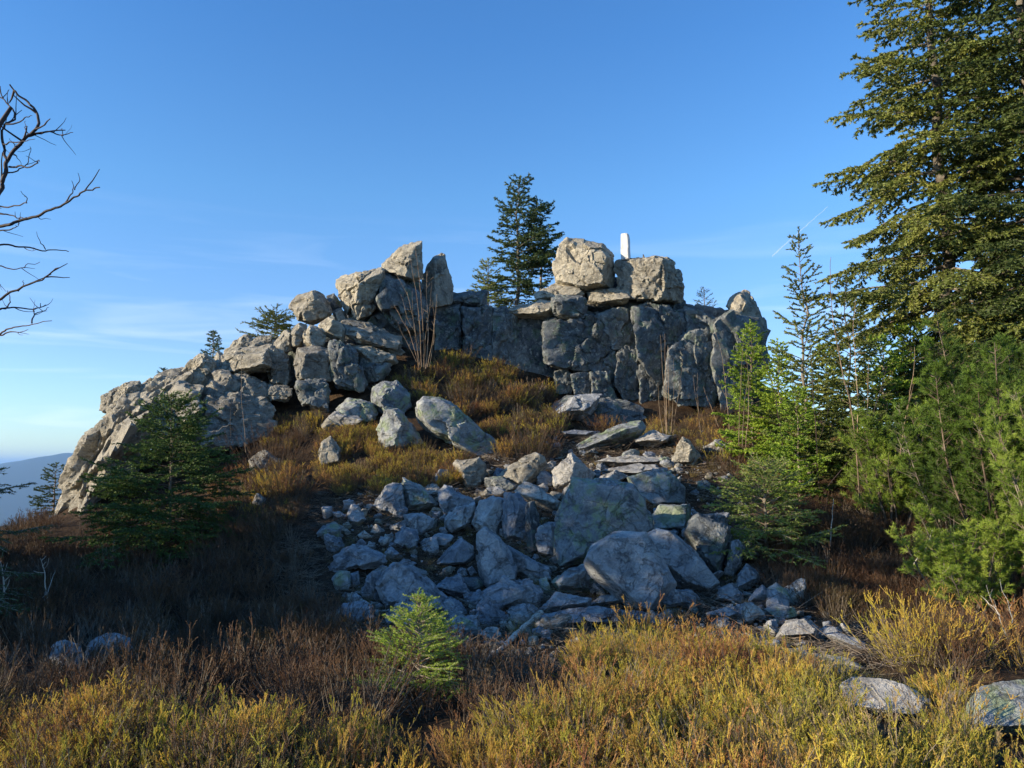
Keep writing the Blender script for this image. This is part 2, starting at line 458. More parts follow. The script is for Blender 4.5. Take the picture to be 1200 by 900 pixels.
def ground_material():
    m, n, l = new_mat("peaty_ground")
    out = n.new("ShaderNodeOutputMaterial"); bs = n.new("ShaderNodeBsdfPrincipled")
    bs.inputs["Roughness"].default_value = 0.95; bs.inputs["Specular IOR Level"].default_value = 0.1
    geo = n.new("ShaderNodeNewGeometry"); pos = geo.outputs["Position"]
    a = noise(n, l, pos, 6.0, 6, 0.65); b = noise(n, l, pos, 45.0, 4, 0.7); c0 = noise(n, l, pos, 0.8, 3)
    r = ramp(n, [(0.3, (0.025, 0.017, 0.012)), (0.5, (0.055, 0.038, 0.025)), (0.68, (0.11, 0.075, 0.045))])
    l.new(a.outputs["Fac"], r.inputs["Fac"])
    r2 = ramp(n, [(0.35, (0.5, 0.5, 0.5)), (0.5, (1, 1, 1)), (0.66, (1.9, 1.6, 1.3))])
    l.new(b.outputs["Fac"], r2.inputs["Fac"])
    c = mixc(n, l, 0.9, r.outputs["Color"], r2.outputs["Color"], 'MULTIPLY')
    # the far land: forest with pale fields
    sp = n.new("ShaderNodeSeparateXYZ"); l.new(pos, sp.inputs[0])
    dist = n.new("ShaderNodeVectorMath"); dist.operation = 'LENGTH'; l.new(pos, dist.inputs[0])
    mr = n.new("ShaderNodeMapRange"); mr.inputs["From Min"].default_value = 60; mr.inputs["From Max"].default_value = 400
    l.new(dist.outputs["Value"], mr.inputs["Value"])
    fn = noise(n, l, pos, 0.0011, 5, 0.55)
    fr = ramp(n, [(0.50, (0.018, 0.032, 0.015)), (0.56, (0.05, 0.06, 0.03)), (0.62, (0.22, 0.23, 0.15))])
    l.new(fn.outputs["Fac"], fr.inputs["Fac"])
    lo = n.new("ShaderNodeMapRange"); lo.inputs["From Min"].default_value = -420; lo.inputs["From Max"].default_value = -300
    lo.inputs["To Min"].default_value = 1; lo.inputs["To Max"].default_value = 0
    l.new(sp.outputs["Z"], lo.inputs["Value"])
    far = mixc(n, l, lo.outputs[0], (0.018, 0.032, 0.015), fr.outputs["Color"])
    c = mixc(n, l, mr.outputs[0], c, far)
    l.new(c, bs.inputs["Base Color"])
    bp = n.new("ShaderNodeBump"); bp.inputs["Distance"].default_value = 0.05; bp.inputs["Strength"].default_value = 0.8
    l.new(b.outputs["Fac"], bp.inputs["Height"]); l.new(bp.outputs["Normal"], bs.inputs["Normal"])
    l.new(bs.outputs[0], out.inputs[0])
    return m
M['ground'] = ground_material()
ground = build_ground()

# the air: one closed box of thin haze round everything up to the horizon ridges
def build_haze():
    m, n, l = new_mat("haze")
    out = n.new("ShaderNodeOutputMaterial"); v = n.new("ShaderNodeVolumePrincipled")
    v.inputs["Color"].default_value = (0.36, 0.62, 1.0, 1)
    v.inputs["Density"].default_value = 0.00006
    v.inputs["Anisotropy"].default_value = 0.1
    l.new(v.outputs[0], out.inputs["Volume"])
    z0, z1, s = -760.0, 240.0, 46500.0
    V = [(a * s, b * s, c) for c in (z0, z1) for a, b in ((-1, -1), (1, -1), (1, 1), (-1, 1))]
    T = [(0, 3, 2, 1), (4, 5, 6, 7), (0, 1, 5, 4), (1, 2, 6, 5), (2, 3, 7, 6), (3, 0, 4, 7)]
    o = link("haze", tri_mesh("haze", np.array(V), np.array(T), m))
    return tag(o, "thin blue haze over the valley and far ridges", None, None, "stuff")
# ------------------------------------------------------------------ rocks
_ico = {}
def ico(level):
    if level not in _ico:
        bm = bmesh.new(); bmesh.ops.create_icosphere(bm, subdivisions=level, radius=1.0)
        bm.verts.ensure_lookup_table()
        V = np.array([v.co[:] for v in bm.verts]); T = np.array([[v.index for v in f.verts] for f in bm.faces])
        bm.free(); _ico[level] = (V, T)
    return _ico[level]

FR = {  # tracing frames: origin and scale
 'S': (0, 0, 1), 'A': (380, 560, 6), 'B': (520, 500, 6), 'C': (560, 620, 6), 'D': (760, 560, 4.285), 'E': (380, 640, 6),
 'F': (1000, 640, 4.09), 'G': (200, 370, 6), 'H': (60, 380, 7.5), 'I': (300, 260, 3), 'J': (540, 200, 2.647),
 'K': (600, 340, 4), 'L': (370, 390, 4.444), 'M': (600, 480, 3.4615), 'N': (60, 320, 3)}
def pts_of(fr, s):
    ox, oy, k = FR[fr]
    return np.array([[ox + float(a.split(',')[0]) / k, oy + float(a.split(',')[1]) / k] for a in s.split()])
def hull2(p):
    p = sorted(map(tuple, p))
    def half(q):
        h = []
        for a in q:
            while len(h) > 1 and (h[-1][0] - h[-2][0]) * (a[1] - h[-2][1]) - (h[-1][1] - h[-2][1]) * (a[0] - h[-2][0]) <= 0: h.pop()
            h.append(a)
        return h[:-1]
    return np.array(half(p) + half(p[::-1]))

def make_rock(px, d, thick=0.8, seed=0, rough=1.0, soft=200, facets=None, strata=0.0, sdir=(0.75, 0.15, 0.64), level=None, cell=1.0, tilt=(4, 24), front=0.55, ncap=3, grow=1.05):
    """a faceted block whose outline at distance d is the traced one; every face is a plane of a polytope,
    then broken up with fracture cells, cracks and noise. Returns local vertices, triangles, centre."""
    rg = np.random.default_rng(seed)
    pc = px.mean(0)
    W = np.array([P(a, b, d) for a, b in px])
    c = W.mean(0)
    v = c - CAM; v /= np.linalg.norm(v)
    ex = np.cross(v, [0, 0, 1.0]); ex /= np.linalg.norm(ex); ez = np.cross(ex, v)
    L = W - c
    w2 = np.ptp(L @ ex) / 2; h2 = np.ptp(L @ ez) / 2
    Rm = math.sqrt(w2 * h2)
    tk = thick * min(Rm * 1.15, 1.4 * min(w2, h2) + 0.15 * Rm)
    N, O = [], []
    k = len(L)
    for i in range(k):
        a, b = L[i], L[(i + 1) % k]
        e = b - a
        ne = np.cross(e, v); ne /= np.linalg.norm(ne) + 1e-12
        if ne @ ((a + b) / 2) < 0: ne = -ne
        for sgn in (-1, 1):
            t = math.radians(rg.uniform(*tilt))
            nn = ne * math.cos(t) + sgn * v * math.sin(t)
            o = nn @ a
            if o > 0.02 * Rm: N.append(nn); O.append(o)
    if facets is None:
        facets = [(rg.uniform(-38, 38), rg.uniform(-30, 38), front * rg.uniform(0.75, 1.05)) for _ in range(ncap)]
    for (yaw, pit, off) in facets:        # yaw>0 turns the face to the right, pitch>0 turns it up
        y, q = math.radians(yaw), math.radians(pit)
        nn = np.array([math.sin(y) * math.cos(q), -math.cos(y) * math.cos(q), math.sin(q)])
        N.append(nn); O.append(off * 1.6 * tk)
    for _ in range(4):
        y, q = rg.uniform(-0.6, 0.6), rg.uniform(-0.5, 0.5)
        nn = v * math.cos(y) * math.cos(q) + ex * math.sin(y) + ez * math.sin(q)
        N.append(nn / np.linalg.norm(nn)); O.append(tk * rg.uniform(0.85, 1.1))
    N = np.array(N); O = np.array(O)
    ext = max(np.ptp(px[:, 0]), np.ptp(px[:, 1]))
    if level is None:
        level = 6 if ext > 78 else 5 if ext > 34 else 4 if ext > 15 else 3
    V, T = ico(level)
    U = V[:, :1] * ex * w2 + V[:, 1:2] * v * tk * 0.9 + V[:, 2:] * ez * h2
    U = U / np.linalg.norm(U, axis=1)[:, None]
    D = np.clip((U @ N.T) / O[None], 0, None)
    mx = D.max(1, keepdims=True)
    r = 1.0 / (mx[:, 0] * ((D / mx) ** soft).sum(1) ** (1.0 / soft))
    X = U * r[:, None]
    # break-up
    sc = max(Rm, 0.05)
    q = X / sc + rg.uniform(-50, 50, 3)
    amp = sc * rough
    disp = amp * (0.035 * perlin(q * 1.3) + 0.020 * fbm(q * 3.1, 4, 0.6))
    if level >= 4:
        cs = 1.15 * cell
        wq = q * cs + 0.12 * np.stack([perlin(q * 2), perlin(q * 2 + 7), perlin(q * 2 + 13)], -1)
        hid, off, edge = worley(wq)
        g = _grad[(hid * 7 + 3) & 255]
        disp += amp * (0.13 * (_rnd[hid, 3] - 0.5) + 0.15 * np.einsum('ij,ij->i', off, g))
        disp -= amp * 0.05 * np.exp(-(edge / 0.035) ** 2) * (_rnd[hid, 0] > 0.35)
    if level >= 5:
        hid, off, edge = worley(q * 3.6 * cell + 5)
        g = _grad[(hid * 5 + 11) & 255]
        disp += amp * (0.030 * (_rnd[hid, 3] - 0.5) + 0.055 * np.einsum('ij,ij->i', off, g))
        disp += amp * 0.012 * fbm(q * 14, 3, 0.6)
    if strata:
        s1 = np.array(sdir, float); s1 /= np.linalg.norm(s1)
        s2 = np.cross(s1, [0, 1, 0.2]); s2 /= np.linalg.norm(s2); s3 = np.cross(s1, s2)
        qs = np.stack([X @ s1 * 0.55, X @ s2 * 2.0, X @ s3 * 1.5], -1) + rg.uniform(-9, 9, 3)
        rid = 1 - np.abs(perlin(qs * 1.3)) * 2.4
        rid2 = 1 - np.abs(perlin(qs * 3.2 + 5)) * 2.4
        disp += strata * (0.24 * (rid - 0.55) + 0.10 * (rid2 - 0.55) + 0.03 * fbm(qs * 7, 3))
    X = X + U * disp[:, None]
    # keep the traced width and height after the breaking up
    for ax in (ex, ez):
        a0, a1 = (L @ ax).min() * grow, (L @ ax).max() * grow
        t = X @ ax; t0, t1 = t.min(), t.max()
        X = X + ((a0 + (t - t0) * (a1 - a0) / (t1 - t0)) - t)[:, None] * ax
    return X, T, c

ROCKS = []           # (centre, radius) footprints
_rs = [100]
def rock(fr, s, d=None, mat='boulder', name='boulder', label=None, group=None, parent=None, cat='boulder', sink=True, **kw):
    px = hull2(pts_of(fr, s))
    if d is None:
        b = px[px[:, 1].argmax()]
        d = ground_hit(b[0], b[1])
        if d is None: d = 14.0
        d += 0.18 * np.ptp(px[:, 0]) / F * d
    elif isinstance(d, str):
        b = px[px[:, 1].argmax()]; d = ground_hit(b[0], b[1]) + float(d)
    _rs[0] += 1
    if parent is None and fr in 'ABCDEM': kw.setdefault('grow', 1.12)
    kw.setdefault('seed', _rs[0])
    X, T, c = make_rock(px, d, **kw)
    me = tri_mesh(name, X, T, M[mat], smooth=True, sharp=34)
    o = link(name, me, parent, c if parent is None else None)
    if parent is not None:
        o.location = Vector(c) - parent.location
    else:
        tag(o, label, cat, group)
    ROCKS.append((c, px, d))
    return o
# ================================================================== the crag on the left
crag = empty("rock_outcrop", tuple(P(200, 600, 15.5)), "long jagged crag with a sunlit slanting slab at the left end of the hill", "crag")
def cb(fr, s, d, **kw):
    kw.setdefault('mat', 'crag'); kw.setdefault('grow', 1.14); kw.setdefault('rough', 1.3); kw.setdefault('cell', 1.35)
    return rock(fr, s, d, name="rock_block", parent=crag, **kw)
SD = (0.72, 0.10, 0.68)
cb('N', "30,905 38,690 90,612 200,500 320,430 400,430 400,560 280,720 150,800 90,900", 15.4, thick=0.75, strata=0.85, sdir=SD, seed=5, level=6,
   facets=[(-62, 16, .36), (-50, 34, .42), (-30, -6, .56)], rough=0.9, front=.6)
cb('N', "200,505 330,400 470,335 560,335 560,470 420,580 260,640", 16.0, thick=0.8, strata=0.6, sdir=SD, seed=8, level=6,
   facets=[(-36, 12, .5), (-20, 22, .5)], rough=0.8)
cb('G', "0,455 50,400 85,395 130,330 185,282 262,300 300,330 300,420 170,560 60,620 0,590", 16.2, thick=0.9, strata=0.35, sdir=SD, seed=11, level=6,
   facets=[(-34, 8, .5), (10, -10, .62)])
cb('H', "430,745 460,655 520,640 620,560 560,700 490,780", 15.9, thick=0.9, seed=13, strata=0.1, facets=[(30, 0, .5), (-40, 0, .6)], level=5)
cb('H', "540,650 620,545 665,515 740,508 800,560 790,620 690,690 560,760 500,760", 15.8, thick=0.95, seed=14, strata=0.12, sdir=SD, facets=[(34, -10, .5), (-30, -12, .6)], level=5)
cb('H', "470,860 500,760 620,650 760,610 760,690 640,830 560,900 470,900", 15.6, thick=0.9, seed=15, strata=0.25, sdir=SD, level=5)
cb('H', "800,530 835,485 930,458 1010,490 960,560 860,640 760,690 740,650", 16.0, thick=0.9, seed=16, strata=0.15, sdir=SD, level=5)
cb('H', "940,520 1060,470 1150,400 1200,380 1200,520 1000,650 860,700", 16.3, thick=0.8, seed=17, strata=0.3, sdir=SD, level=5)
cb('N', "140,560 260,500 420,420 460,440 380,560 200,700", 16.2, thick=0.8, seed=18, strata=0.4, sdir=SD, level=5)
# upper slabs with the lit shelf
cb('G', "250,470 285,360 400,250 500,215 575,222 470,300 330,440", 16.6, thick=0.9, seed=21, strata=0.25, sdir=SD, facets=[(-38, 25, .5), (-20, 10, .55)], level=5)
cb('G', "370,378 430,290 500,265 690,212 704,250 700,390 600,408 400,392", 16.3, thick=0.8, seed=22, facets=[(-36, 10, .45), (-25, 25, .5)], level=6, rough=0.8, tilt=(5, 22))
cb('G', "385,235 440,180 500,138 580,150 580,215 470,250 390,275", 17.1, thick=1.0, seed=23, facets=[(25, 10, .5), (12, -15, .55)], level=5)
cb('G', "560,215 600,165 690,140 765,172 740,230 620,250", 17.0, thick=1.0, seed=24, facets=[(20, 12, .5)], level=5)
cb('G', "686,232 745,262 830,300 838,470 820,490 690,484 684,400", 16.4, thick=0.8, seed=25, facets=[(18, -4, .5), (-12, 0, .6)], level=5, tilt=(4, 20))
cb('G', "160,620 360,400 600,408 690,480 706,560 690,700 500,800 180,760", 15.9, thick=0.7, seed=26, facets=[(24, 4, .45), (14, -8, .5), (32, 10, .5)], level=6)
cb('G', "180,740 260,560 420,640 640,560 720,640 700,830 400,930 180,900", 15.3, thick=0.6, seed=27, facets=[(22, 14, .45), (8, 24, .5)], level=5)
cb('G', "688,500 700,488 825,500 848,560 820,600 700,600", 15.9, thick=0.8, seed=28, facets=[(12, 20, .5)], level=5)
cb('G', "820,300 880,290 900,460 880,640 830,640", 17.0, thick=0.8, seed=29, mat='cliff', facets=[(24, 0, .5)], level=4)
cb('I', "138,500 150,446 205,440 255,450 258,552 200,560 145,552", 16.0, thick=0.95, seed=31, facets=[(-38, 4, .52), (26, -14, .48), (14, 30, .62)], level=5, rough=0.7)
cb('I', "145,560 245,555 255,640 248,664 160,640 140,600", 15.7, thick=0.9, seed=32, mat='cliff', facets=[(18, 6, .5), (-10, -4, .6)], level=5)
cb('I', "255,440 262,428 300,423 352,470 385,560 370,590 290,575 262,520", 16.1, thick=0.85, seed=33, mat='cliff', facets=[(16, -8, .5), (-14, 4, .6)], level=5)
cb('I', "338,440 400,437 482,462 490,492 410,512 372,484", 16.6, thick=0.9, seed=34, facets=[(14, 24, .5)], level=5)
cb('I', "370,480 420,505 470,500 440,560 380,560", 16.5, thick=0.9, seed=35, mat='cliff', level=4)
cb('I', "305,362 340,346 380,350 445,372 500,402 512,430 490,462 400,432 320,402", 16.9, thick=0.95, seed=36, facets=[(16, 10, .5), (-24, 22, .6)], level=5)
cb('I', "360,330 430,300 560,260 590,330 590,450 480,430 400,380", 17.9, thick=0.8, seed=37, mat='cliff', facets=[(26, -5, .5)], level=5)
cb('I', "255,400 330,330 520,380 560,470 480,560 300,560 240,470", 18.1, thick=0.5, seed=38, mat='cliff', level=4)
cb('I', "20,450 140,400 250,420 250,560 130,600 20,520", 17.2, thick=0.5, seed=39, mat='cliff', level=4)

cb('S', "255,425 300,408 345,405 350,470 285,480 255,460", 17.4, thick=.6, seed=40, mat='cliff', level=5)
# boulders heaped on the crag
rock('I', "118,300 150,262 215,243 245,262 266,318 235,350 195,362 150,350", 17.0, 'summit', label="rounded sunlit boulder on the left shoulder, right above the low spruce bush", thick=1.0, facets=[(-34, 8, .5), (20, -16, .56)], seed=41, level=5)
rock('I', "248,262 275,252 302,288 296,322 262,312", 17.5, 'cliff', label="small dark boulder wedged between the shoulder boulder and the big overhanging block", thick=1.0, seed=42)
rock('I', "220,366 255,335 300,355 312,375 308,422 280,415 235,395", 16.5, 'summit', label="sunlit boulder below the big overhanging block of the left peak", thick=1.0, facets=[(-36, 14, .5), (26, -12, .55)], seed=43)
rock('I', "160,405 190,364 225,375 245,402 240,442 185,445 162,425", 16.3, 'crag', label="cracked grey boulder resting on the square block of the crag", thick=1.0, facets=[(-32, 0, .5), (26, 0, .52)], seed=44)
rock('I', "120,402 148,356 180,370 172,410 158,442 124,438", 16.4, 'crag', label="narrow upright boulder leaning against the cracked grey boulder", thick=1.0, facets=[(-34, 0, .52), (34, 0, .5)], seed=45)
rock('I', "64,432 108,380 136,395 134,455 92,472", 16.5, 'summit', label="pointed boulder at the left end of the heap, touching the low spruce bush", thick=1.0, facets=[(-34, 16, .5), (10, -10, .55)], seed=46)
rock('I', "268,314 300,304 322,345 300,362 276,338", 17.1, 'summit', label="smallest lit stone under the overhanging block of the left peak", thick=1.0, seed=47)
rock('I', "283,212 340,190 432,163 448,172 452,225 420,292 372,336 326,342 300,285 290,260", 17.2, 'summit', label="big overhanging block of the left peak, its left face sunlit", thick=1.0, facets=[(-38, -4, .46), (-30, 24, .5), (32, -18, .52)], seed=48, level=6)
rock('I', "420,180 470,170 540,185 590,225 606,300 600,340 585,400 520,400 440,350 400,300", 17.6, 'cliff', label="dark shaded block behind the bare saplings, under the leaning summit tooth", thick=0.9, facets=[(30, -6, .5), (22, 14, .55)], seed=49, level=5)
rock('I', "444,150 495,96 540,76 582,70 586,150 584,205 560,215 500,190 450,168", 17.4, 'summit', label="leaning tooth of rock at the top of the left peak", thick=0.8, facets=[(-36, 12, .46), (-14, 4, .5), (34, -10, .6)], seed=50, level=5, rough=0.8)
rock('I', "582,240 600,166 632,118 655,113 668,118 682,170 693,242 688,285 640,300 588,296", 17.9, 'summit', name='standing_stone', cat='rock', label="pointed slab standing upright alone right of the left peak", thick=0.6, facets=[(-48, 0, .44), (30, 0, .5)], seed=51, level=5, rough=0.55)

# ================================================================== the central cliff
cliff = empty("cliff", tuple(P(680, 480, 18.0)), "dark shaded cliff of upright gneiss blocks under the summit rocks", "cliff")
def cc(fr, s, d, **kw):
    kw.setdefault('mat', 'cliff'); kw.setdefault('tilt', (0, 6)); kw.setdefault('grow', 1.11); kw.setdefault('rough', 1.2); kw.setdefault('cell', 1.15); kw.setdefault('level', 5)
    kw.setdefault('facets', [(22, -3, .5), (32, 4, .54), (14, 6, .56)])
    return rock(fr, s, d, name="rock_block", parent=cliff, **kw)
cc('I', "628,298 722,296 725,380 722,450 630,460", 18.3, seed=61, thick=.9)
cc('I', "724,296 790,296 832,302 834,440 815,500 730,470", 18.35, seed=62, thick=.9)
cc('I', "832,312 880,306 915,330 915,500 890,545 832,500", 18.45, seed=63, thick=.9)
cc('J', "95,442 150,438 178,452 180,570 150,610 105,600", 18.45, seed=64, thick=.9)
cc('J', "176,462 260,460 254,600 175,604", 18.7, seed=65, thick=.9)
cc('J', "257,466 330,462 452,455 475,500 470,560 430,622 300,612 260,600", 18.3, seed=66, thick=.75, level=6)
cc('J', "425,438 490,424 560,420 560,500 545,556 470,550", 18.6, seed=67, thick=.9)
cc('J', "535,428 600,414 650,414 694,450 704,540 690,640 600,650 548,570", 18.4, seed=68, thick=.8, level=6, facets=[(28, -4, .5), (36, 4, .52), (20, 12, .6)])
cc('J', "482,565 510,550 545,556 556,640 548,705 500,712 472,660", 18.2, seed=69, thick=.9)
cc('J', "548,600 620,600 640,700 600,745 548,735", 18.2, seed=70, thick=.9)
cc('J', "640,560 700,500 800,500 828,650 780,740 680,745 625,700", 18.1, seed=71, thick=.7, level=6)
cc('J', "688,425 740,430 800,470 830,560 760,600 690,540", 18.8, seed=72, thick=.8)
cc('J', "780,480 835,445 935,460 950,600 900,720 800,740 770,600", 18.3, seed=73, thick=.7, level=5)
cc('J', "340,632 395,622 412,650 404,692 350,695", 17.9, seed=74, thick=.9)
cc('J', "400,628 450,624 488,712 430,708 402,690", 17.8, seed=75, thick=.8)
cc('J', "290,625 330,612 348,640 342,692 296,690", 18.0, seed=76, thick=.9)
cc('J', "425,600 480,560 492,640 460,660", 18.3, seed=77, thick=.9)
cc('J', "292,745 345,700 480,706 560,730 560,790 420,810 300,790", 17.3, seed=78, thick=.7, facets=[(6, 44, .5), (14, 20, .5)])
cc('J', "60,560 260,570 300,620 300,720 120,700 60,640", 18.9, seed=79, thick=.6)
cc('I', "560,290 640,300 640,450 560,470", 18.9, seed=80, thick=.6)
# hidden core behind, so that nothing shows through the joints
cc('J', "60,450 300,440 640,425 690,470 700,700 600,740 300,700 60,600", 19.6, seed=81, thick=.45)
cc('J', "560,450 820,500 940,480 950,740 700,760 560,700", 19.5, seed=82, thick=.45)
cc('J', "60,430 440,440 640,420 700,480 690,700 560,740 300,700 60,580", 18.95, seed=83, level=6, thick=.3, facets=[(6, 0, .5)], grow=1.0, rough=.5)
cc('J', "640,440 700,420 830,500 930,440 945,700 820,740 640,720", 18.9, seed=84, level=6, thick=.35, facets=[(10, 0, .5)], grow=1.0, rough=.6)
cc('J', "300,345 480,330 690,350 700,430 560,440 300,440", 19.3, seed=85, thick=.35, facets=[(6, 0, .5)], grow=1.0, rough=.5)
# ledge slabs along its top edge
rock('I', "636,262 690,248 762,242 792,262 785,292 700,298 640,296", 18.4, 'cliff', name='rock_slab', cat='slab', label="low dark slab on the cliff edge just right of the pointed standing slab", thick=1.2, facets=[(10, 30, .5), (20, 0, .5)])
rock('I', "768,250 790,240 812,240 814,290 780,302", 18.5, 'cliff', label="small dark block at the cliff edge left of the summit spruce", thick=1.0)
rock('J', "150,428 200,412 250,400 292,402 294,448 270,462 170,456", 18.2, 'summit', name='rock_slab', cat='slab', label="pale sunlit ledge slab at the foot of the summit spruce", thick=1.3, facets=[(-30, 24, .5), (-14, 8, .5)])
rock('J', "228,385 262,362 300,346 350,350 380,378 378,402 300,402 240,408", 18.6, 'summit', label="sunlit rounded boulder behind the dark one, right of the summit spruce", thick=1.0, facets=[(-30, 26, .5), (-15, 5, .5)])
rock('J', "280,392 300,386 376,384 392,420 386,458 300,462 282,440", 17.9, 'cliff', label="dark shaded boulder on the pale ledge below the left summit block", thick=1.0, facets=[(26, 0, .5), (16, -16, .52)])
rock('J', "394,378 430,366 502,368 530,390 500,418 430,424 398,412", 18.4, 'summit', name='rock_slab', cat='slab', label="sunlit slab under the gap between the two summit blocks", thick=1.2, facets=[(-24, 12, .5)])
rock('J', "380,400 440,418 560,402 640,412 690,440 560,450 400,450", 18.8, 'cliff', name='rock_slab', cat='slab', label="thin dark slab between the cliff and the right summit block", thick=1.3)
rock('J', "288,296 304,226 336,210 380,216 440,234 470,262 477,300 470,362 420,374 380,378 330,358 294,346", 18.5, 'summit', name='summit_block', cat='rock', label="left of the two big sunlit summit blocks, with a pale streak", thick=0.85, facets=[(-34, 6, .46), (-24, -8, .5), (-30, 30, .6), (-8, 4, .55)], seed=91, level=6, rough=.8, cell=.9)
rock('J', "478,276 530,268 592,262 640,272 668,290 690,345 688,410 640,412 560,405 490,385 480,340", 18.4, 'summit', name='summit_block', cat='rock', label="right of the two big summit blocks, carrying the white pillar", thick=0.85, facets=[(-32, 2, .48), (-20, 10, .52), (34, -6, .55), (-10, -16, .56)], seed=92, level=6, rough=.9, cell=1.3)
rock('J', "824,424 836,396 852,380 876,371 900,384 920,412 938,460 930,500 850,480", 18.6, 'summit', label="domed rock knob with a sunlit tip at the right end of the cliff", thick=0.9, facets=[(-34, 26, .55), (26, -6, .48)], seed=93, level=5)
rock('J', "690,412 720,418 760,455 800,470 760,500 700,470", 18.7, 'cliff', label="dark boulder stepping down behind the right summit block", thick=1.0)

# ================================================================== rocks on the slope below the cliff
def b(fr, s, label, d=None, mat='boulder', **kw):
    kw['rough'] = kw.get('rough', 1.0) * .85
    return rock(fr, s, d, mat, label=label, **kw)
b('L', "290,352 298,285 350,248 420,250 478,300 495,382 440,440 320,410", "rounded boulder with a lichen cap and sunlit left side, above the pointed pale boulder", None, 'lichen', thick=1., facets=[(-36, 18, .5), (28, -4, .5)], level=5, rough=.7)
b('L', "108,398 178,340 290,362 322,420 300,470 180,450", "low greenish boulder left of the lichen capped one", None, 'lichen', thick=1., facets=[(-10, 40, .5), (20, 0, .5)])
b('L', "318,490 342,420 372,388 420,394 490,475 555,580 430,610 340,610", "pointed pale boulder in the middle of the sunlit heather", None, 'lichen', thick=.8, facets=[(-30, 14, .46), (-10, 20, .5), (40, 0, .6)], level=5)
rock('L', "528,372 570,338 640,345 700,372 770,440 830,520 945,600 958,640 900,650 800,640 680,580 580,520 540,455", None, 'lichen', name='rock_slab', cat='slab', label="long leaning crescent slab lying across the heather mound", thick=.45, facets=[(16, 8, .5), (26, 0, .52)], level=6, rough=.6)
b('L', "65,440 105,408 200,420 245,450 200,500 100,490", "flat lit stone at the upper left edge of the heather", None, 'pale', thick=1.)
b('L', "28,485 60,444 120,468 132,512 60,530", "grey lit stone below the flat one beside the dark path", None, 'crag', thick=1.)
b('L', "12,650 25,570 75,540 132,615 135,690 30,700", "half buried grey boulder at the left rim of the sunlit heather", None, 'crag', thick=1.)
rock('K', "308,722 400,672 545,618 600,614 622,648 592,692 500,732 360,768 312,756", None, 'lichen', name='rock_slab', cat='slab', label="thick slab tilted up to the right, sunlit along its top edge", thick=.9, facets=[(-24, 34, .5), (16, -24, .46)], level=6, rough=.6)
rock('K', "580,702 620,672 664,656 752,682 730,712 680,736 596,730", "-0.2", 'pale', name='rock_slab', cat='slab', label="pale flat slab right behind the raised end of the tilted slab", thick=1.3, facets=[(-10, 55, .4)])
b('K', "745,812 770,740 800,690 830,710 890,790 860,822", "sharp pyramid shaped stone right of the pale slabs", None, 'crag', thick=1., facets=[(-34, 10, .5), (34, 0, .5)], level=5)
b('K', "896,742 968,700 1035,738 1085,762 1060,778 920,774", "low pale rock in the rusty grass at the right end of the terrace", None, 'pale', thick=1.3)
rock('K', "230,665 290,655 382,664 352,694 250,696", None, 'boulder', name='rock_slab', cat='slab', label="flat bluish slab in shade left of the tilted slab", thick=1.3, facets=[(10, 55, .4)])
rock('K', "400,808 440,785 520,772 650,774 752,788 700,816 520,828", "-0.25", 'pale', name='rock_slab', cat='slab', label="upper of the two flat pale bedrock slabs on the terrace", thick=1.2, facets=[(-10, 60, .35)], strata=.08)
rock('K', "420,848 560,816 670,812 700,840 600,870 500,872", "-0.25", 'pale', name='rock_slab', cat='slab', label="lower of the two flat pale bedrock slabs on the terrace", thick=1.2, facets=[(-10, 60, .35)], strata=.08)
b('K', "205,560 300,488 420,490 380,560 330,600 215,610", "broad shaded rock hump at the foot of the cliff above the flat bluish slab", None, 'boulder', thick=.9, facets=[(10, 40, .5)], level=5)
b('B', "78,262 110,240 255,222 290,262 290,335 232,432 160,425 125,340", "block with a sunlit flat top at the upper left corner of the boulder field", None, 'crag', thick=1., facets=[(-20, 45, .52), (26, -8, .48)], level=5)
b('B', "398,352 455,290 520,248 640,192 700,222 722,270 655,350 592,425 500,405", "leaning boulder, lower left half sunlit and upper half in shade", None, 'crag', thick=.9, facets=[(-32, 16, .48), (20, 6, .5)], level=5)
b('B', "512,462 570,398 640,418 812,530 800,582 762,605 700,575 540,495", "pale sunlit oblong slab lying between darker boulders", -0.9 if False else None, 'pale', thick=.8, facets=[(-24, 30, .48)], level=5, rough=.6)
b('B', "770,310 815,270 905,196 945,250 1000,290 1052,330 1000,400 940,420 860,450 805,440", "tent shaped pale boulder with a bright left face", None, 'pale', thick=.9, facets=[(-38, 20, .46), (38, 6, .5)], level=5, rough=.8)
b('B', "655,362 690,305 772,350 782,392 742,425 660,412", "small dark blue boulder between the leaning and tent shaped ones", None, thick=1.)
b('B', "650,430 700,400 735,430 720,470 665,460", "pale fist of stone under the small dark blue boulder", None, 'pale', thick=1.)
b('B', "208,680 258,530 340,498 432,520 442,570 412,700 392,762 260,745", "bluish boulder with a bright worn top, centre of the boulder field", None, thick=.9, facets=[(-30, 24, .5), (20, 0, .48)], level=5)
b('B', "428,490 520,478 605,562 600,700 562,800 440,785 418,700 452,600", "upright fissured boulder right of the bright topped one", None, thick=.9, facets=[(30, 0, .5), (-20, 10, .52)], level=5)
b('B', "585,560 640,540 668,640 660,860 600,880 575,700", "narrow dark boulder left of the big green lichened slab", None, 'cliff', thick=.9, facets=[(34, 0, .5)])
b('B', "655,720 740,680 825,690 815,800 765,905 672,880 645,800", "smooth blue boulder tucked against the big green lichened slab", None, thick=.9, facets=[(-14, 10, .5), (30, 0, .5)], level=5)
b('B', "296,362 420,350 525,420 445,475 310,445", "dark low boulder behind the bright topped one", None, 'cliff', thick=1.)
b('B', "305,430 380,410 440,440 400,490 310,480", "small shaded stone in front of the dark low boulder", None, thick=1.)
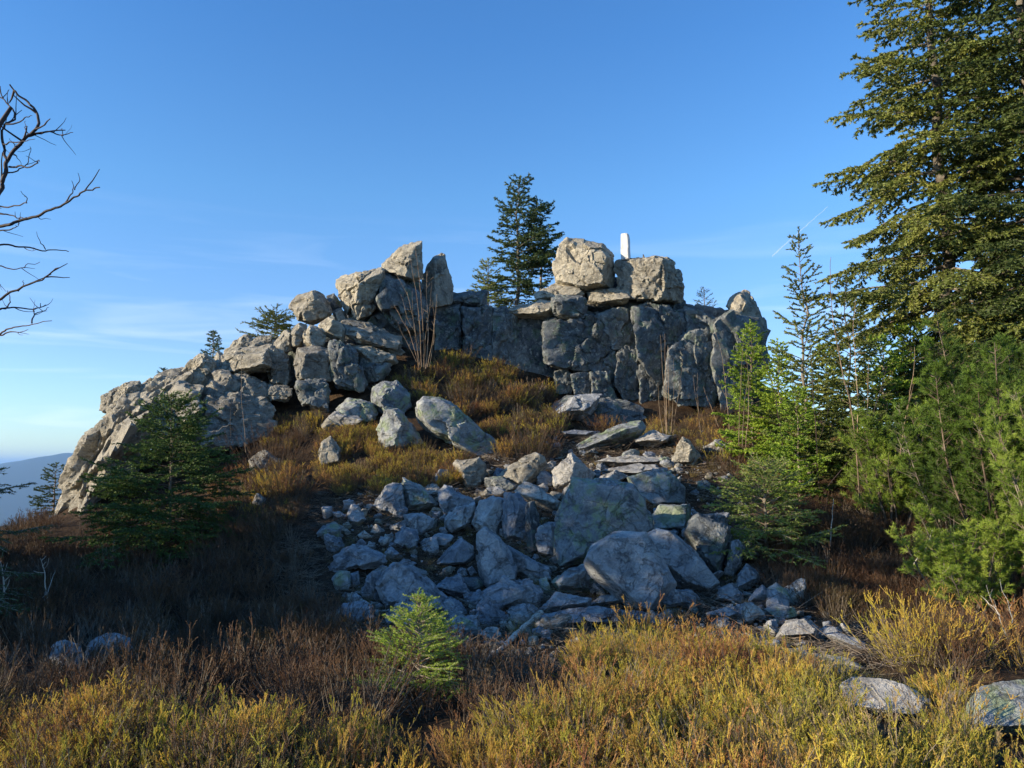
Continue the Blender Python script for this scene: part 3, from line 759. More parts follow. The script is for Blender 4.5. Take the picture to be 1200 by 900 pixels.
b('B', "1028,402 1100,350 1200,322 1215,370 1120,430 1040,450", "pale wedge of rock behind the lichen green boulders", None, 'pale', thick=1., facets=[(-20, 44, .5)])
b('A', "358,190 428,62 480,45 540,60 560,230 500,262 400,232", "left half of the split greenish boulder at the edge of the sunlit heather", None, 'boulder', thick=1., facets=[(-16, 20, .5), (8, 4, .5)], level=5)
b('A', "545,60 562,8 645,40 722,112 788,186 762,216 590,232 556,150", "right half of the split greenish boulder, spreading to a sharp point", None, 'lichen', thick=1., facets=[(14, 26, .5), (-6, 4, .5)], level=5)
b('A', "566,272 700,252 768,292 752,352 682,402 628,402 578,342", "shaded boulder directly under the split greenish boulder", None, thick=1., level=5)
b('A', "498,440 512,388 560,348 632,368 662,430 640,482 572,502 510,472", "ball shaped pale blue boulder under the split greenish boulder", None, thick=1., level=5, facets=[(-14, 24, .5), (14, -8, .5)])
b('A', "166,255 190,192 240,198 288,290 242,328 172,300", "egg shaped stone half hidden in heather at the left rim of the boulder field", None, thick=1., level=5)
b('A', "-15,205 52,202 54,262 0,288", "blue stone at the far left of the boulder field, upper row", None, thick=1.)
b('A', "56,238 110,235 150,262 90,285", "flat blue stone between the far left stone and the egg shaped one", None, thick=1.)
b('A', "238,402 276,372 328,415 292,432 250,426", "bright white angular stone on the dark soil", None, 'pale', thick=1.)
b('A', "62,412 84,398 106,412 98,436 66,434", "little white pebble left of the white angular stone", None, 'pale', thick=1.)
b('A', "20,330 80,312 165,365 150,392 60,372", "splintered grey stone on the soil above the little white pebble", None, 'crag', thick=1., strata=.08)
rock('A', "78,548 190,480 262,472 335,522 422,542 424,592 330,604 100,650", None, 'boulder', name='rock_slab', cat='slab', label="layered flat slab with a long crack at the left rim of the boulder field", thick=.9, facets=[(0, 50, .45), (-10, 16, .5)], strata=.16, level=5)
b('A', "424,525 465,488 522,530 482,572 430,568", "triangular pale blue stone right of the layered slab", None, thick=1., level=4)
b('A', "522,602 560,572 642,600 622,634 560,634", "flat oval stone above the big humped boulder", None, thick=1.)
b('E', "385,295 440,200 515,133 620,168 702,230 868,400 878,462 800,484 640,470 470,440 425,372", "big humped boulder behind the tip of the small sunlit spruce", None, thick=.9, facets=[(-18, 28, .46), (14, 14, .5), (-4, 50, .56)], level=6, rough=.8)
b('E', "436,515 520,412 622,398 660,470 640,560 560,610 470,570", "fractured pale boulder at the foot of the big humped one", None, 'boulder', thick=1., facets=[(-20, 30, .5)], level=5, rough=1.3)
b('E', "792,130 848,62 862,40 960,-45 1040,12 1042,90 1000,132 880,142", "smooth wedge shaped boulder left of the tall upright one", None, thick=.9, facets=[(-18, 20, .5), (20, 10, .5)], level=5, rough=.5)
b('A', "798,762 868,700 950,678 962,740 1030,800 1032,852 950,832", "triangular slab on the soil below the smooth wedge shaped boulder", None, thick=.8, facets=[(0, 40, .5)], level=5)
b('A', "958,712 1080,698 1112,762 1060,802 990,792", "dark oval stone beside the triangular slab", None, 'cliff', thick=1.)
b('A', "1008,642 1040,622 1072,670 1032,692", "small blue pebble above the dark oval stone", None, thick=1.)
b('A', "808,105 848,58 952,108 1040,150 1042,182 902,242 852,272 818,200", "rough shaded boulder right of the split greenish one", None, thick=1., level=5, rough=1.2)
b('A', "856,295 920,222 1042,180 1055,240 1002,332 902,392 852,342", "boulder with a mossy hollow under the rough shaded one", None, 'boulder', thick=1., level=5, rough=1.3)
b('A', "740,440 800,392 880,400 902,420 852,492 782,480", "worn stone between the ball shaped and wedge shaped boulders", None, thick=1.)
b('E', "55,478 130,420 240,390 332,430 352,520 340,560 80,560", "dark domed boulder under the pale curved root", None, 'cliff', thick=.9, facets=[(-10, 40, .5), (0, 10, .5)], level=5, rough=.6)
b('E', "58,232 100,178 172,190 180,260 160,310 80,300", "stone with a pale top in the heather below the layered slab", None, 'lichen', thick=1.)
b('E', "188,200 240,180 250,260 200,290", "thin stone beside the pale topped one in the heather", None, thick=1.)
b('E', "918,562 1000,490 1082,490 1086,560 1032,612 932,610", "rounded stone under the splintered ridge, right of the small spruce", None, thick=1., level=5)
b('C', "0,55 60,8 130,50 210,150 262,270 252,350 222,372 60,412 28,330 8,260", "tall smooth upright boulder with a pale patch at its top", None, thick=.8, facets=[(-16, 14, .48), (18, 4, .5)], level=6, rough=.45)
rock('C', "-2,545 60,430 180,338 252,400 322,422 332,500 200,562 30,594", None, 'boulder', name='rock_slab', cat='slab', label="splintered layered ridge of rock slanting below the tall upright boulder", thick=.9, facets=[(-16, 40, .46), (10, 10, .5)], strata=.16, sdir=(.8, .2, .5), level=6, rough=.9)
b('C', "288,372 350,354 432,402 452,480 392,522 332,442", "knobbly stone with a hollow right of the splintered ridge", None, thick=1., level=5, rough=1.8)
b('C', "300,232 322,216 372,212 492,260 507,312 482,352 400,322 320,282", "flattish oval boulder above the knobbly stone", None, thick=1., level=5, rough=.7)
b('C', "240,190 290,170 300,230 262,260", "small dark stone right of the tall upright boulder", None, thick=1.)
b('C', "430,360 480,345 515,440 480,462 440,430", "narrow upright stone left of the low green boulder", None, 'lichen', thick=1.)
b('M', "178,642 178,570 200,400 255,292 300,340 345,352 470,316 512,368 550,492 430,562 260,640", "biggest block of the boulder field, its upper right covered in green lichen", None, 'lichen', thick=.6, facets=[(-6, 6, .48), (10, -4, .5), (-30, 10, .56)], level=6, rough=.55, seed=301)
b('M', "196,388 220,330 255,292 305,330 330,352 260,372", "pale pointed top piece leaning on the biggest block", 12.6, 'pale', thick=.8)
b('M', "168,702 220,650 300,630 342,700 332,738 205,744", "low green boulder with a dark hollow below the biggest block", None, 'lichen', thick=1., level=5)
b('M', "310,622 338,562 420,508 540,518 600,610 648,702 612,762 562,812 480,802 430,742 370,702 322,662", "large rounded boulder with a speckled smooth face in front of the biggest block", None, thick=.7, facets=[(-6, 10, .46), (14, 16, .5), (-16, -4, .52)], level=6, rough=.35)
rock('M', "548,522 600,494 660,510 742,590 832,702 792,742 700,732 652,692 610,622", None, 'boulder', name='rock_slab', cat='slab', label="long smooth slab slanting down to the right of the large rounded boulder", thick=.6, facets=[(10, 20, .48), (22, 8, .5)], level=6, rough=.4)
b('M', "478,272 560,246 642,254 692,312 694,382 622,392 560,388 510,352", "lichen striped boulder topping the right side of the boulder field", None, 'lichen', thick=.9, facets=[(-16, 12, .48), (36, 0, .5)], level=5, rough=.7)
b('M', "568,432 600,390 718,390 720,452 692,492 600,497 570,502", "square edged lichen boulder under the striped one", None, 'lichen', thick=.9, facets=[(-12, 16, .5)], level=5, rough=.7)
b('M', "338,302 420,250 462,276 402,322 352,347", "pale wedge above the green lichened face of the biggest block", None, 'pale', thick=1.)
b('M', "700,502 762,430 882,480 882,522 852,602 832,682 762,602", "dark shaded boulder behind the long smooth slab", None, 'cliff', thick=.9, level=5)
rock('M', "108,822 180,744 312,762 302,802 160,832", None, 'boulder', name='rock_slab', cat='slab', label="flat slab with a star shaped scratch below the low green boulder", thick=1.2, facets=[(0, 58, .36)], level=5)
rock('M', "60,900 100,830 300,802 452,822 560,862 620,905 400,915 120,912", None, 'boulder', name='rock_slab', cat='slab', label="long striated bedrock slab along the front of the boulder field", thick=1.1, facets=[(0, 58, .36), (-6, 40, .45)], strata=.14, sdir=(1, .2, .05), level=6)
rock('M', "303,797 360,760 432,754 442,782 350,797", None, 'boulder', name='rock_slab', cat='slab', label="thin leaf shaped slab left of the dry grass tuft at the large rounded boulder", thick=1., facets=[(0, 45, .4)])
b('M', "600,760 660,730 740,760 730,800 640,810", "low stone between the large rounded boulder and the long smooth slab", None, thick=1.)
b('M', "0,700 60,690 120,740 110,800 40,790 0,760", "rough broken stone left of the star scratched slab", None, thick=1., rough=1.5, level=5)
b('M', "-20,560 40,600 140,650 150,690 60,680 -20,640", "oval blue stone in the gap below the narrow dark boulder", None, thick=1.)
b('D', "383,472 408,340 440,318 482,370 462,440 422,492", "upright narrow stone at the right edge of the boulder field under the dark spruce", None, thick=1., level=5)
b('D', "448,492 490,438 552,490 550,522 480,568 448,552", "five sided stone below the upright narrow one under the dark spruce", None, thick=1., level=5, facets=[(-10, 20, .5), (20, 0, .5)])
b('D', "348,612 360,560 420,533 472,590 465,632", "bright blue stone right of the long smooth slab's foot", None, thick=1., level=5)
b('D', "508,622 540,570 575,543 642,600 622,642 550,642", "dark blue block below the five sided stone", None, thick=1., level=5)
b('D', "468,662 480,628 532,640 578,682 480,728", "bright topped stone shaped like a wedge, lower right end of the boulder field", None, 'pale', thick=1., level=5, facets=[(-20, 34, .5), (20, -10, .5)])
b('D', "296,682 400,653 438,686 402,708 310,702", "flat pale stone just above the golden heather at the lower right", None, 'boulder', thick=1.2, facets=[(0, 45, .45)], level=4)
b('D', "580,747 602,738 648,780 628,797", "thin bright chip of rock left of the half moon stone", None, 'pale', thick=1.)
b('D', "648,800 672,750 700,728 790,713 842,760 836,802 680,818", "half moon shaped pale blue stone on the path", None, 'pale', thick=1., facets=[(-6, 34, .48)], level=5, rough=.6)
b('D', "902,792 960,784 1092,830 1092,868 1030,868 920,818", "long low blue stone lying on the path right of the half moon one", None, thick=1.1, facets=[(0, 45, .46)], level=5, rough=.6)
b('D', "962,742 982,733 1024,780 1002,794", "small sliver of stone behind the long low blue one", None, thick=1.)
b('D', "875,728 915,722 920,770 885,770", "small shaded stone between the half moon and long low stones", None, thick=1.)
b('D', "190,305 240,192 362,208 414,300 352,462 300,442", "slate dark boulder right of the square edged lichen boulder", None, 'cliff', thick=.9, level=5, facets=[(20, 12, .5), (34, 0, .5)])
b('D', "170,265 225,240 260,270 215,310 175,300", "pale edge stone on the left of the slate dark boulder", None, thick=1.)
b('D', "88,582 150,560 210,562 252,612 222,632 100,622", "low stone in front of the foot of the long smooth slab", None, thick=1.)
b('D', "588,662 650,640 722,650 742,692 652,712", "greenish flat stone beneath the dark blue block", None, 'lichen', thick=1.)
b('D', "600,560 650,530 700,580 730,640 660,620", "mossy shaded stone right of the dark blue block", None, 'lichen', thick=1.)
_s1 = rock('S', "985,800 1000,789 1030,790 1062,797 1088,818 1082,832 1050,842 1010,838 990,822", None, 'pale', name='rock_slab', cat='slab', label="smooth pale rock hump among the golden heather at the lower right", thick=1.2, facets=[(-8, 60, .25), (0, 40, .4)], level=6, rough=.35)
_s2 = rock('S', "1130,842 1136,808 1150,790 1200,776 1290,790 1300,850 1200,866 1150,856", None, 'lichen', name='rock_slab', cat='slab', label="large smooth greenish rock slab at the right edge in the foreground", thick=1.3, facets=[(-10, 62, .24), (-6, 40, .38)], level=6, rough=.3)
_s2.location.z -= .07
_s1.location.z -= .03
_s3 = rock('S', "855,752 890,742 980,752 1010,772 960,790 880,782", None, 'crag', name='rock_slab', cat='slab', label="low soil covered ledge just below the half moon stone", thick=1.1, facets=[(0, 60, .36)], level=5, rough=.5)
_s3.location.z -= .10
b('S', "58,772 64,756 78,750 96,758 98,782 70,790", "left of the two blue grey humps in the shaded heather", None, thick=1., level=5)
b('S', "96,775 106,750 130,742 152,748 156,772 120,790", "right of the two blue grey humps in the shaded heather", None, thick=1., level=5)
b('S', "392,720 400,706 430,704 438,724 410,732", "shaded stone in front of the dark domed boulder", None, thick=1.)
b('S', "865,366 884,360 892,385 880,392", "small dark rock beside the domed knob", 18.9, 'cliff', thick=1.)
b('S', "292,540 310,528 330,540 328,562 300,566", "grey stone poking out of the brown heather left of the dark path", None, 'crag', thick=1.)
b('S', "296,590 302,578 312,584 312,598", "white stone at the foot of the shaded left spruce", None, 'pale', thick=1.)

# stones of 18 to 40 cm wedged between the named boulders, each a thing of its own
FILLPOLY = ((392, 600), (470, 575), (560, 545), (620, 525), (760, 530), (840, 570), (880, 640), (930, 700), (1010, 742), (960, 752), (800, 735), (560, 752), (420, 725), (380, 660))
def build_fill():
    rg = np.random.default_rng(78)
    named = [(o, project(np.array(o.location))[:2]) for o in COL.objects if o.get("category") in ("boulder", "slab") and o.parent is None]
    meshes = []
    for k in range(14):
        ang = np.sort(rg.uniform(0, 2 * math.pi, 7))
        px = hull2(np.stack([600 + 50 * np.cos(ang) * rg.uniform(.8, 1.2), 450 + 40 * np.sin(ang)], -1))
        X, T, c = make_rock(px, 10.0, thick=.9, seed=700 + k, level=5, rough=1.2)
        X = X / np.ptp(X[:, 0])
        meshes.append(tri_mesh("loose_stone", X, T, M[('boulder', 'boulder', 'boulder', 'crag', 'pale', 'lichen')[k % 6]], smooth=True))
    placed = []; seen = {}
    words = {0: "right of", 1: "above", 2: "left of", 3: "below"}
    tries = 0
    while len(placed) < 110 and tries < 20000:
        tries += 1
        x, y = rg.uniform(-4, 5), rg.uniform(7.6, 15.0)
        z = height(x, y)[0]
        px, py, _ = project(np.array([x, y, z]))
        if not inside(px, py, FILLPOLY): continue
        s = rg.uniform(.17, .40)
        if any(math.hypot(x - a, y - b_) < (s + t) * .42 for a, b_, t in placed): continue
        hid = False
        for c, pxs, d in ROCKS:
            if math.hypot(x - c[0], y - c[1]) < .30 * np.ptp(pxs[:, 0]) / F * d + s * .18: hid = True; break
        if hid: continue
        placed.append((x, y, s))
        o = bpy.data.objects.new("loose_stone", meshes[rg.integers(14)]); COL.objects.link(o)
        o.location = (x, y, z + s * .12); o.rotation_euler = (rg.normal(0, .5), rg.normal(0, .5), rg.uniform(0, 6.28))
        o.scale = (s, s * rg.uniform(.7, 1.1), s * rg.uniform(.6, 1.0))
        best = min(named, key=lambda q: (q[1][0] - px) ** 2 + (q[1][1] - py) ** 2)
        dx, dy = px - best[1][0], best[1][1] - py
        w = words[int(((math.degrees(math.atan2(dy, dx)) + 45) % 360) // 90)]
        mi = meshes.index(o.data)
        tone = ('grey', 'grey', 'grey', 'weathered', 'pale', 'greenish')[mi % 6]
        short = best[0]["label"].replace(",", "").split()[:10]
        short = short[:16 - 7]
        while short[-1] in ("the", "of", "a", "and", "its", "at", "in", "on", "with", "to", "from", "right", "left", "above", "below", "under", "between", "before", "behind", "beside", "lower", "upper", "big", "dark", "directly", "smooth", "large", "long", "by", "small"): short.pop()
        tail = "loose stone just %s the %s" % (w, " ".join(short))
        lab = next((q for q in (tail, tone + " " + tail, ("small " if s < .27 else "larger ") + tone + " " + tail) if q not in seen), None)
        if lab is None:
            bpy.data.objects.remove(o); placed.pop(); continue
        seen[lab] = 1
        tag(o, lab, "stone", "loose stones wedged among the boulders")
def inside(x, y, poly):
    c = False; j = len(poly) - 1
    for i in range(len(poly)):
        xi, yi = poly[i]; xj, yj = poly[j]
        if (yi > y) != (yj > y) and x < (xj - xi) * (y - yi) / (yj - yi) + xi: c = not c
        j = i
    return c

build_fill()

# the white pillar on the right summit block
def build_pillar():
    base = P(733.5, 303, 18.35); w = 13.0 / F * 18.35 / 2; h = 32 / F * 18.35
    bm = bmesh.new()
    bmesh.ops.create_cube(bm, size=1.0)
    for v in bm.verts:
        v.co.x *= w * 1.5; v.co.y *= w * 1.5; v.co.z = (v.co.z + .5) * h
        if v.co.z > h * .5: v.co.x *= .93; v.co.y *= .93
    bmesh.ops.bevel(bm, geom=bm.edges[:], offset=.012, segments=2, affect='EDGES')
    me = bpy.data.meshes.new("stone_pillar"); bm.to_mesh(me); bm.free()
    m, n, l = new_mat("pillar_white_granite")
    out = n.new("ShaderNodeOutputMaterial"); bs = n.new("ShaderNodeBsdfPrincipled"); bs.inputs["Roughness"].default_value = .8
    geo = n.new("ShaderNodeNewGeometry")
    a = noise(n, l, geo.outputs["Position"], 9, 8, .75); r = ramp(n, [(.32, (.30, .28, .25)), (.45, (.60, .58, .54)), (.56, (.66, .65, .62))])
    l.new(a.outputs["Fac"], r.inputs["Fac"]); l.new(r.outputs["Color"], bs.inputs["Base Color"])
    bp = n.new("ShaderNodeBump"); bp.inputs["Distance"].default_value = .01; l.new(a.outputs["Fac"], bp.inputs["Height"]); l.new(bp.outputs["Normal"], bs.inputs["Normal"])
    l.new(bs.outputs[0], out.inputs[0])
    me.materials.append(m)
    bm = bmesh.new(); bm.from_mesh(me); bmesh.ops.subdivide_edges(bm, edges=bm.edges[:], cuts=5, use_grid_fill=True)
    co = np.array([v.co[:] for v in bm.verts]); dn = perlin(co * 9) * .012 + perlin(co * 23) * .008
    for v, k in zip(bm.verts, dn): v.co += v.normal * float(k) - (Vector((v.co.x, v.co.y, 0)) * .12 if v.co.z > h * .93 else Vector((0, 0, 0)))
    bm.to_mesh(me); bm.free()
    o = link("stone_pillar", me, None, Vector(base) - Vector((0, 0, .04)))
    o.rotation_euler = (0, R(-1), R(-24))
    tag(o, "white square boundary pillar standing on the right summit block", "pillar")
build_pillar()
# ================================================================== vegetation helpers
class Geo:
    """triangles collected with numpy, two or more materials"""
    def __init__(self): self.V, self.T, self.Mi, self.A, self.n = [], [], [], [], 0
    def add(self, V, T, mi=0, along=None):
        V = np.asarray(V, float).reshape(-1, 3); T = np.asarray(T, int).reshape(-1, 3)
        self.V.append(V); self.T.append(T + self.n); self.Mi.append(np.full(len(T), mi))
        self.A.append(np.ones(len(V)) if along is None else np.broadcast_to(along, (len(V),)).astype(float))
        self.n += len(V)
    def mesh(self, name, mats, smooth=False):
        return tri_mesh(name, np.vstack(self.V), np.vstack(self.T), mats, np.concatenate(self.Mi), smooth, np.concatenate(self.A))

def frames(d):
    a = np.where(np.abs(d[:, 2:]) < .9, np.array([[0, 0, 1.0]]), np.array([[1.0, 0, 0]]))
    u = np.cross(d, a); u /= np.linalg.norm(u, axis=1)[:, None] + 1e-12
    return u, np.cross(d, u)

def tube(g, pts, rad, sides=5, mi=0, along=None):
    pts = np.asarray(pts, float); n = len(pts)
    rad = np.broadcast_to(rad, (n,))
    d = np.gradient(pts, axis=0); d /= np.linalg.norm(d, axis=1)[:, None] + 1e-12
    u, w = frames(d)
    for i in range(1, n):                      # keep the frame from flipping
        if u[i] @ u[i - 1] < 0: u[i] = -u[i]; w[i] = -w[i]
    th = np.arange(sides) / sides * 2 * math.pi
    V = pts[:, None] + rad[:, None, None] * (np.cos(th)[None, :, None] * u[:, None] + np.sin(th)[None, :, None] * w[:, None])
    i = np.arange(n - 1)[:, None] * sides; j = np.arange(sides)[None]; j2 = (j + 1) % sides
    a, b, c, e = (i + j).ravel(), (i + j2).ravel(), (i + sides + j2).ravel(), (i + sides + j).ravel()
    T = np.concatenate([np.stack([a, b, c], -1), np.stack([a, c, e], -1)])
    al = None if along is None else np.repeat(np.broadcast_to(along, (n,)), sides)
    g.add(V.reshape(-1, 3), T, mi, al)

def sticks(g, p0, p1, r0, r1, mi=0, al0=0.0, al1=0.0):
    """many three-sided tapering sticks at once"""
    p0 = np.asarray(p0, float); p1 = np.asarray(p1, float); m = len(p0)
    if not m: return
    d = p1 - p0; d /= np.linalg.norm(d, axis=1)[:, None] + 1e-9
    u, w = frames(d)
    r0 = np.broadcast_to(r0, (m,)); r1 = np.broadcast_to(r1, (m,))
    V = np.zeros((m, 6, 3))
    for k in range(3):
        t = k * 2.0944
        o = math.cos(t) * u + math.sin(t) * w
        V[:, k] = p0 + o * r0[:, None]; V[:, k + 3] = p1 + o * r1[:, None]
    t = np.array([[0, 1, 4], [0, 4, 3], [1, 2, 5], [1, 5, 4], [2, 0, 3], [2, 3, 5]])
    T = (np.arange(m)[:, None, None] * 6 + t[None]).reshape(-1, 3)
    al = np.zeros((m, 6)); al[:, :3] = np.broadcast_to(al0, (m,))[:, None]; al[:, 3:] = np.broadcast_to(al1, (m,))[:, None]
    g.add(V.reshape(-1, 3), T, mi, al.ravel())

def needles(g, p0, p1, k, ln, wd, ang, rg, mi=1, flat=0.0, tipbias=1.0, up=0.0):
    """k needle blades round each twig p0-p1"""
    p0 = np.asarray(p0, float); p1 = np.asarray(p1, float); m = len(p0)
    if not m: return
    d = p1 - p0; L = np.linalg.norm(d, axis=1); d = d / (L[:, None] + 1e-9)
    u, w = frames(d)
    t = rg.random((m, k)) ** (1 / tipbias)
    ph = rg.random((m, k)) * 2 * math.pi
    b = p0[:, None] + (p1 - p0)[:, None] * t[..., None]
    a = np.radians(ang) * rg.uniform(.65, 1.2, (m, k))
    side = np.cos(ph)[..., None] * u[:, None] + np.sin(ph)[..., None] * w[:, None]
    if flat: side[..., 2] *= (1 - flat)
    nd = np.cos(a)[..., None] * d[:, None] + np.sin(a)[..., None] * side
    nd[..., 2] += up
    nd /= np.linalg.norm(nd, axis=2)[..., None]
    l = ln * rg.uniform(.7, 1.15, (m, k))[..., None]
    s = np.cross(nd, rg.normal(size=(m, k, 3))); s /= np.linalg.norm(s, axis=2)[..., None] + 1e-9
    V = np.stack([b - s * wd / 2, b + s * wd / 2, b + nd * l], 2).reshape(-1, 3)
    T = np.arange(len(V)).reshape(-1, 3)
    g.add(V, T, mi)

def bend(p, d, L, n, rg, droop=0.0, wob=0.05, upturn=0.0):
    pts = [np.array(p, float)]; d = np.array(d, float); d /= np.linalg.norm(d)
    for i in range(n):
        t = (i + 1) / n
        d = d + np.array([0, 0, -droop / n + upturn * max(0, t - .5) * 2 / n]) + rg.normal(0, wob, 3)
        d /= np.linalg.norm(d)
        pts.append(pts[-1] + d * L / n)
    return np.array(pts)

def conifer(name, loc, H, Rad, label, cat='tree', seed=0, nb=70, z0=.06, lean=(0, 0), prof=1.0, elev=(50, -5), droop=.5, upturn=.5,
            twig_sp=.14, twig_len=.42, ndl=.035, nw=.009, kn=16, mat='needle_old', sub=True, trunk_r=None, gap=0.0, one_side=None, group=None, shoot=.13,
            hang=.25, skip=0.0, thick_top=1.0, ang=55, width=None):
    rg = np.random.default_rng(seed)
    trunk_r = trunk_r or .016 * H
    root = empty(name, tuple(loc), label, cat, group)
    gt, gc = Geo(), Geo()
    nseg = 14
    tz = np.linspace(-0.25, H, nseg)
    tp = np.stack([lean[0] * np.clip(tz / H, 0, 1) ** 1.5 + rg.normal(0, .006 * H, nseg) * (tz > .3), lean[1] * np.clip(tz / H, 0, 1) ** 1.5 + rg.normal(0, .006 * H, nseg) * (tz > .3), tz], -1)
    tube(gt, tp, np.maximum(trunk_r * (1 - np.clip(tz, 0, H) / H) ** .8, .0035), 8)
    at = lambda z: np.array([np.interp(z, tz, tp[:, i]) for i in range(3)])
    S0, S1 = [], []
    def shoots(pts, l0):
        seg = np.linalg.norm(np.diff(pts, axis=0), axis=1); tot = seg.sum(); cum = np.concatenate([[0], np.cumsum(seg)])
        m = max(1, int(round(tot / shoot)))
        ts = np.linspace(l0 * tot, tot, m + 1)
        q = np.stack([np.interp(ts, cum, pts[:, i]) for i in range(3)], -1)
        S0.extend(q[:-1]); S1.extend(q[1:])
    for i in range(nb):
        f = min(.985, (i + rg.random() * .9) / nb)
        z = H * (z0 + (1 - z0) * (1 - (1 - f) ** thick_top) * .985)
        t = z / H
        L = Rad * ((1 - t) ** prof * .95 + .05) * rg.uniform(.72, 1.12)
        if rg.random() < gap: L *= rg.uniform(.3, .6)
        az = i * 2.39996 + rg.normal(0, .35)
        if one_side is not None and math.cos(az - one_side[0]) < 0: L *= one_side[1]
        e = math.radians(elev[1] + (elev[0] - elev[1]) * t ** 1.3 + rg.normal(0, 7))
        if rg.random() < skip: continue
        d = np.array([math.cos(az) * math.cos(e), math.sin(az) * math.cos(e), math.sin(e)])
        pts = bend(at(z), d, L, 7, rg, droop * (1 - t * .6), .05, upturn)
        tube(gc, pts, np.linspace(max(.004, trunk_r * .22 * (1 - t) + .004), .003, 8), 4, 0)
        shoots(pts[2:], .25)
        dirs = np.gradient(pts, axis=0)
        n = int(L / twig_sp)
        for j in range(n):
            s = .16 + .84 * (j + rg.random() * .6) / max(n, 1)
            if s > .98: continue
            k = s * 7; i0 = min(int(k), 6)
            p = pts[i0] + (pts[i0 + 1] - pts[i0]) * (k - i0)
            dd = dirs[i0] / np.linalg.norm(dirs[i0])
            lat = np.cross(dd, [0, 0, 1.0]); lat /= np.linalg.norm(lat) + 1e-9
            sg = 1 if j % 2 else -1
            tl = (twig_len * L * (1 - s) ** .75 + .07) * rg.uniform(.7, 1.2)
            tl = min(tl, 1.1)
            td = dd * .62 + lat * sg * .78 + np.array([0, 0, rg.normal(0, .12) - .05])
            tw = bend(p, td, tl, 3, rg, hang * tl * 1.6, .06, 0)
            shoots(tw, 0)
            if tl > .3: sticks(gc, tw[:-1], tw[1:], .004, .003, 0)
            if sub and tl > .2:
                ns = int(tl / .09)
                for q in range(ns):
                    ss = .2 + .75 * (q + rg.random() * .5) / ns
                    kk = ss * 3; a0 = min(int(kk), 2)
                    pp = tw[a0] + (tw[a0 + 1] - tw[a0]) * (kk - a0)
                    d2 = tw[a0 + 1] - tw[a0]; d2 /= np.linalg.norm(d2)
                    l2 = np.cross(d2, [0, 0, 1.0]); l2 /= np.linalg.norm(l2) + 1e-9
                    sd = d2 * .65 + l2 * (1 if q % 2 else -1) * .7 + np.array([0, 0, rg.normal(0, .15) - hang * .5])
                    sd /= np.linalg.norm(sd)
                    sl = (.38 * tl * (1 - ss) + .05) * rg.uniform(.7, 1.2)
                    S0.append(pp); S1.append(pp + sd * sl)
    # the leader
    shoots(np.array([at(H * .93), at(H), at(H) + [0, 0, .02 * H]]), 0)
    S0 = np.array(S0); S1 = np.array(S1)
    sticks(gc, S0, S1, .0028, .002, 0)
    ll = np.linalg.norm(S1 - S0, axis=1)
    lo = ll < shoot * 1.4
    needles(gc, S0[lo], S1[lo], kn, ndl, nw, ang, rg, 1, .25)
    needles(gc, S0[~lo], S1[~lo], int(kn * 1.7), ndl, nw, ang, rg, 1, .25)
    link("trunk", gt.mesh("trunk", M['bark'], True), root)
    link("crown", gc.mesh("crown", [M['bark'], M[mat]]), root)
    return root, sum(len(t) for t in gc.T)

def again(src, loc, rz, sc, label):
    """the same plant once more: its root and each part copied, turned and scaled"""
    t = src.copy(); COL.objects.link(t); t.location = loc; t.rotation_euler = (0, 0, rz); t.scale = sc
    for ch in src.children:
        c = ch.copy(); COL.objects.link(c); c.parent = t
    tag(t, label)
    return t
def on_ground(px, py, d=None):
    d = d or ground_hit(px, py) or 14.0
    p = P(px, py, d); return np.array([p[0], p[1], height(p[0], p[1])[0]])
def at_depth(px, d, dz=0.0):
    r = ray(px, 545); x = r[0] * d
    return np.array([x, d, height(x, d)[0] + dz])
TRIS = {}
def con(*a, **k):
    o, n = conifer(*a, **k); TRIS[o.name] = n; return o
CASTERS = [(-8.6, 9.0, 4.7, 1.5), (-9.6, 7.9, 5.8, 1.7), (-8.4, 7.0, 5.2, 1.6), (-9.9, 6.4, 5.9, 1.7), (-8.6, 5.9, 5.3, 1.5), (-11.2, 7.4, 6.8, 1.9), (-11.7, 5.8, 6.4, 1.8), (-9.6, 10.5, 3.4, 1.3), (-7.6, 8.0, 3.4, 1.2), (-9.1, 4.95, 6.2, 1.55)]

# ------------------------------------------------------------------ conifers
def HT(px, top, d, base=None):
    """height that makes a tree at distance d reach picture row top"""
    z0 = at_depth(px, d)[2] if base is None else base
    return P(px, top, d)[2] - z0
_big = con("spruce_tree", at_depth(1122, 13.6), 13.0, 2.9, "tall old spruce at the right with a bare grey trunk showing between its boughs", seed=1, nb=200, z0=.08, prof=.62, elev=(35, -8), droop=.6, upturn=.5,
    kn=16, ndl=.062, nw=.033, twig_sp=.13, trunk_r=.14, gap=.12, hang=.6, shoot=.17)
_b2 = _big.copy(); COL.objects.link(_b2); _b2.location = at_depth(1240, 12.2); _b2.rotation_euler = (0, 0, 2.2); _b2.scale = (1.05, 1.05, .97)
tag(_b2, "dense old spruce cut off by the right edge of the picture")
for _ch in _big.children:
    _c = _ch.copy(); COL.objects.link(_c); _c.parent = _b2
YK = dict(kn=19, ndl=.038, nw=.021, shoot=.10)
con("young_spruce", at_depth(948, 12.6), HT(948, 272, 12.6), 1.15, "slender young spruce with upswept open branches at the right, in front of the sky", seed=3, nb=74, z0=.05, prof=.7, elev=(48, 20), droop=.1, upturn=.5,
    twig_sp=.085, twig_len=.36, hang=.05, mat='needle_old', trunk_r=.035, gap=.2, **YK)
con("young_spruce", at_depth(884, 13.4), HT(884, 378, 13.4), .8, "bright green young spruce at the right foot of the cliff knob", seed=4, nb=74, z0=.04, prof=.6, elev=(48, 12), droop=.15, upturn=.4,
    twig_sp=.07, mat='needle_young', trunk_r=.03, **YK)
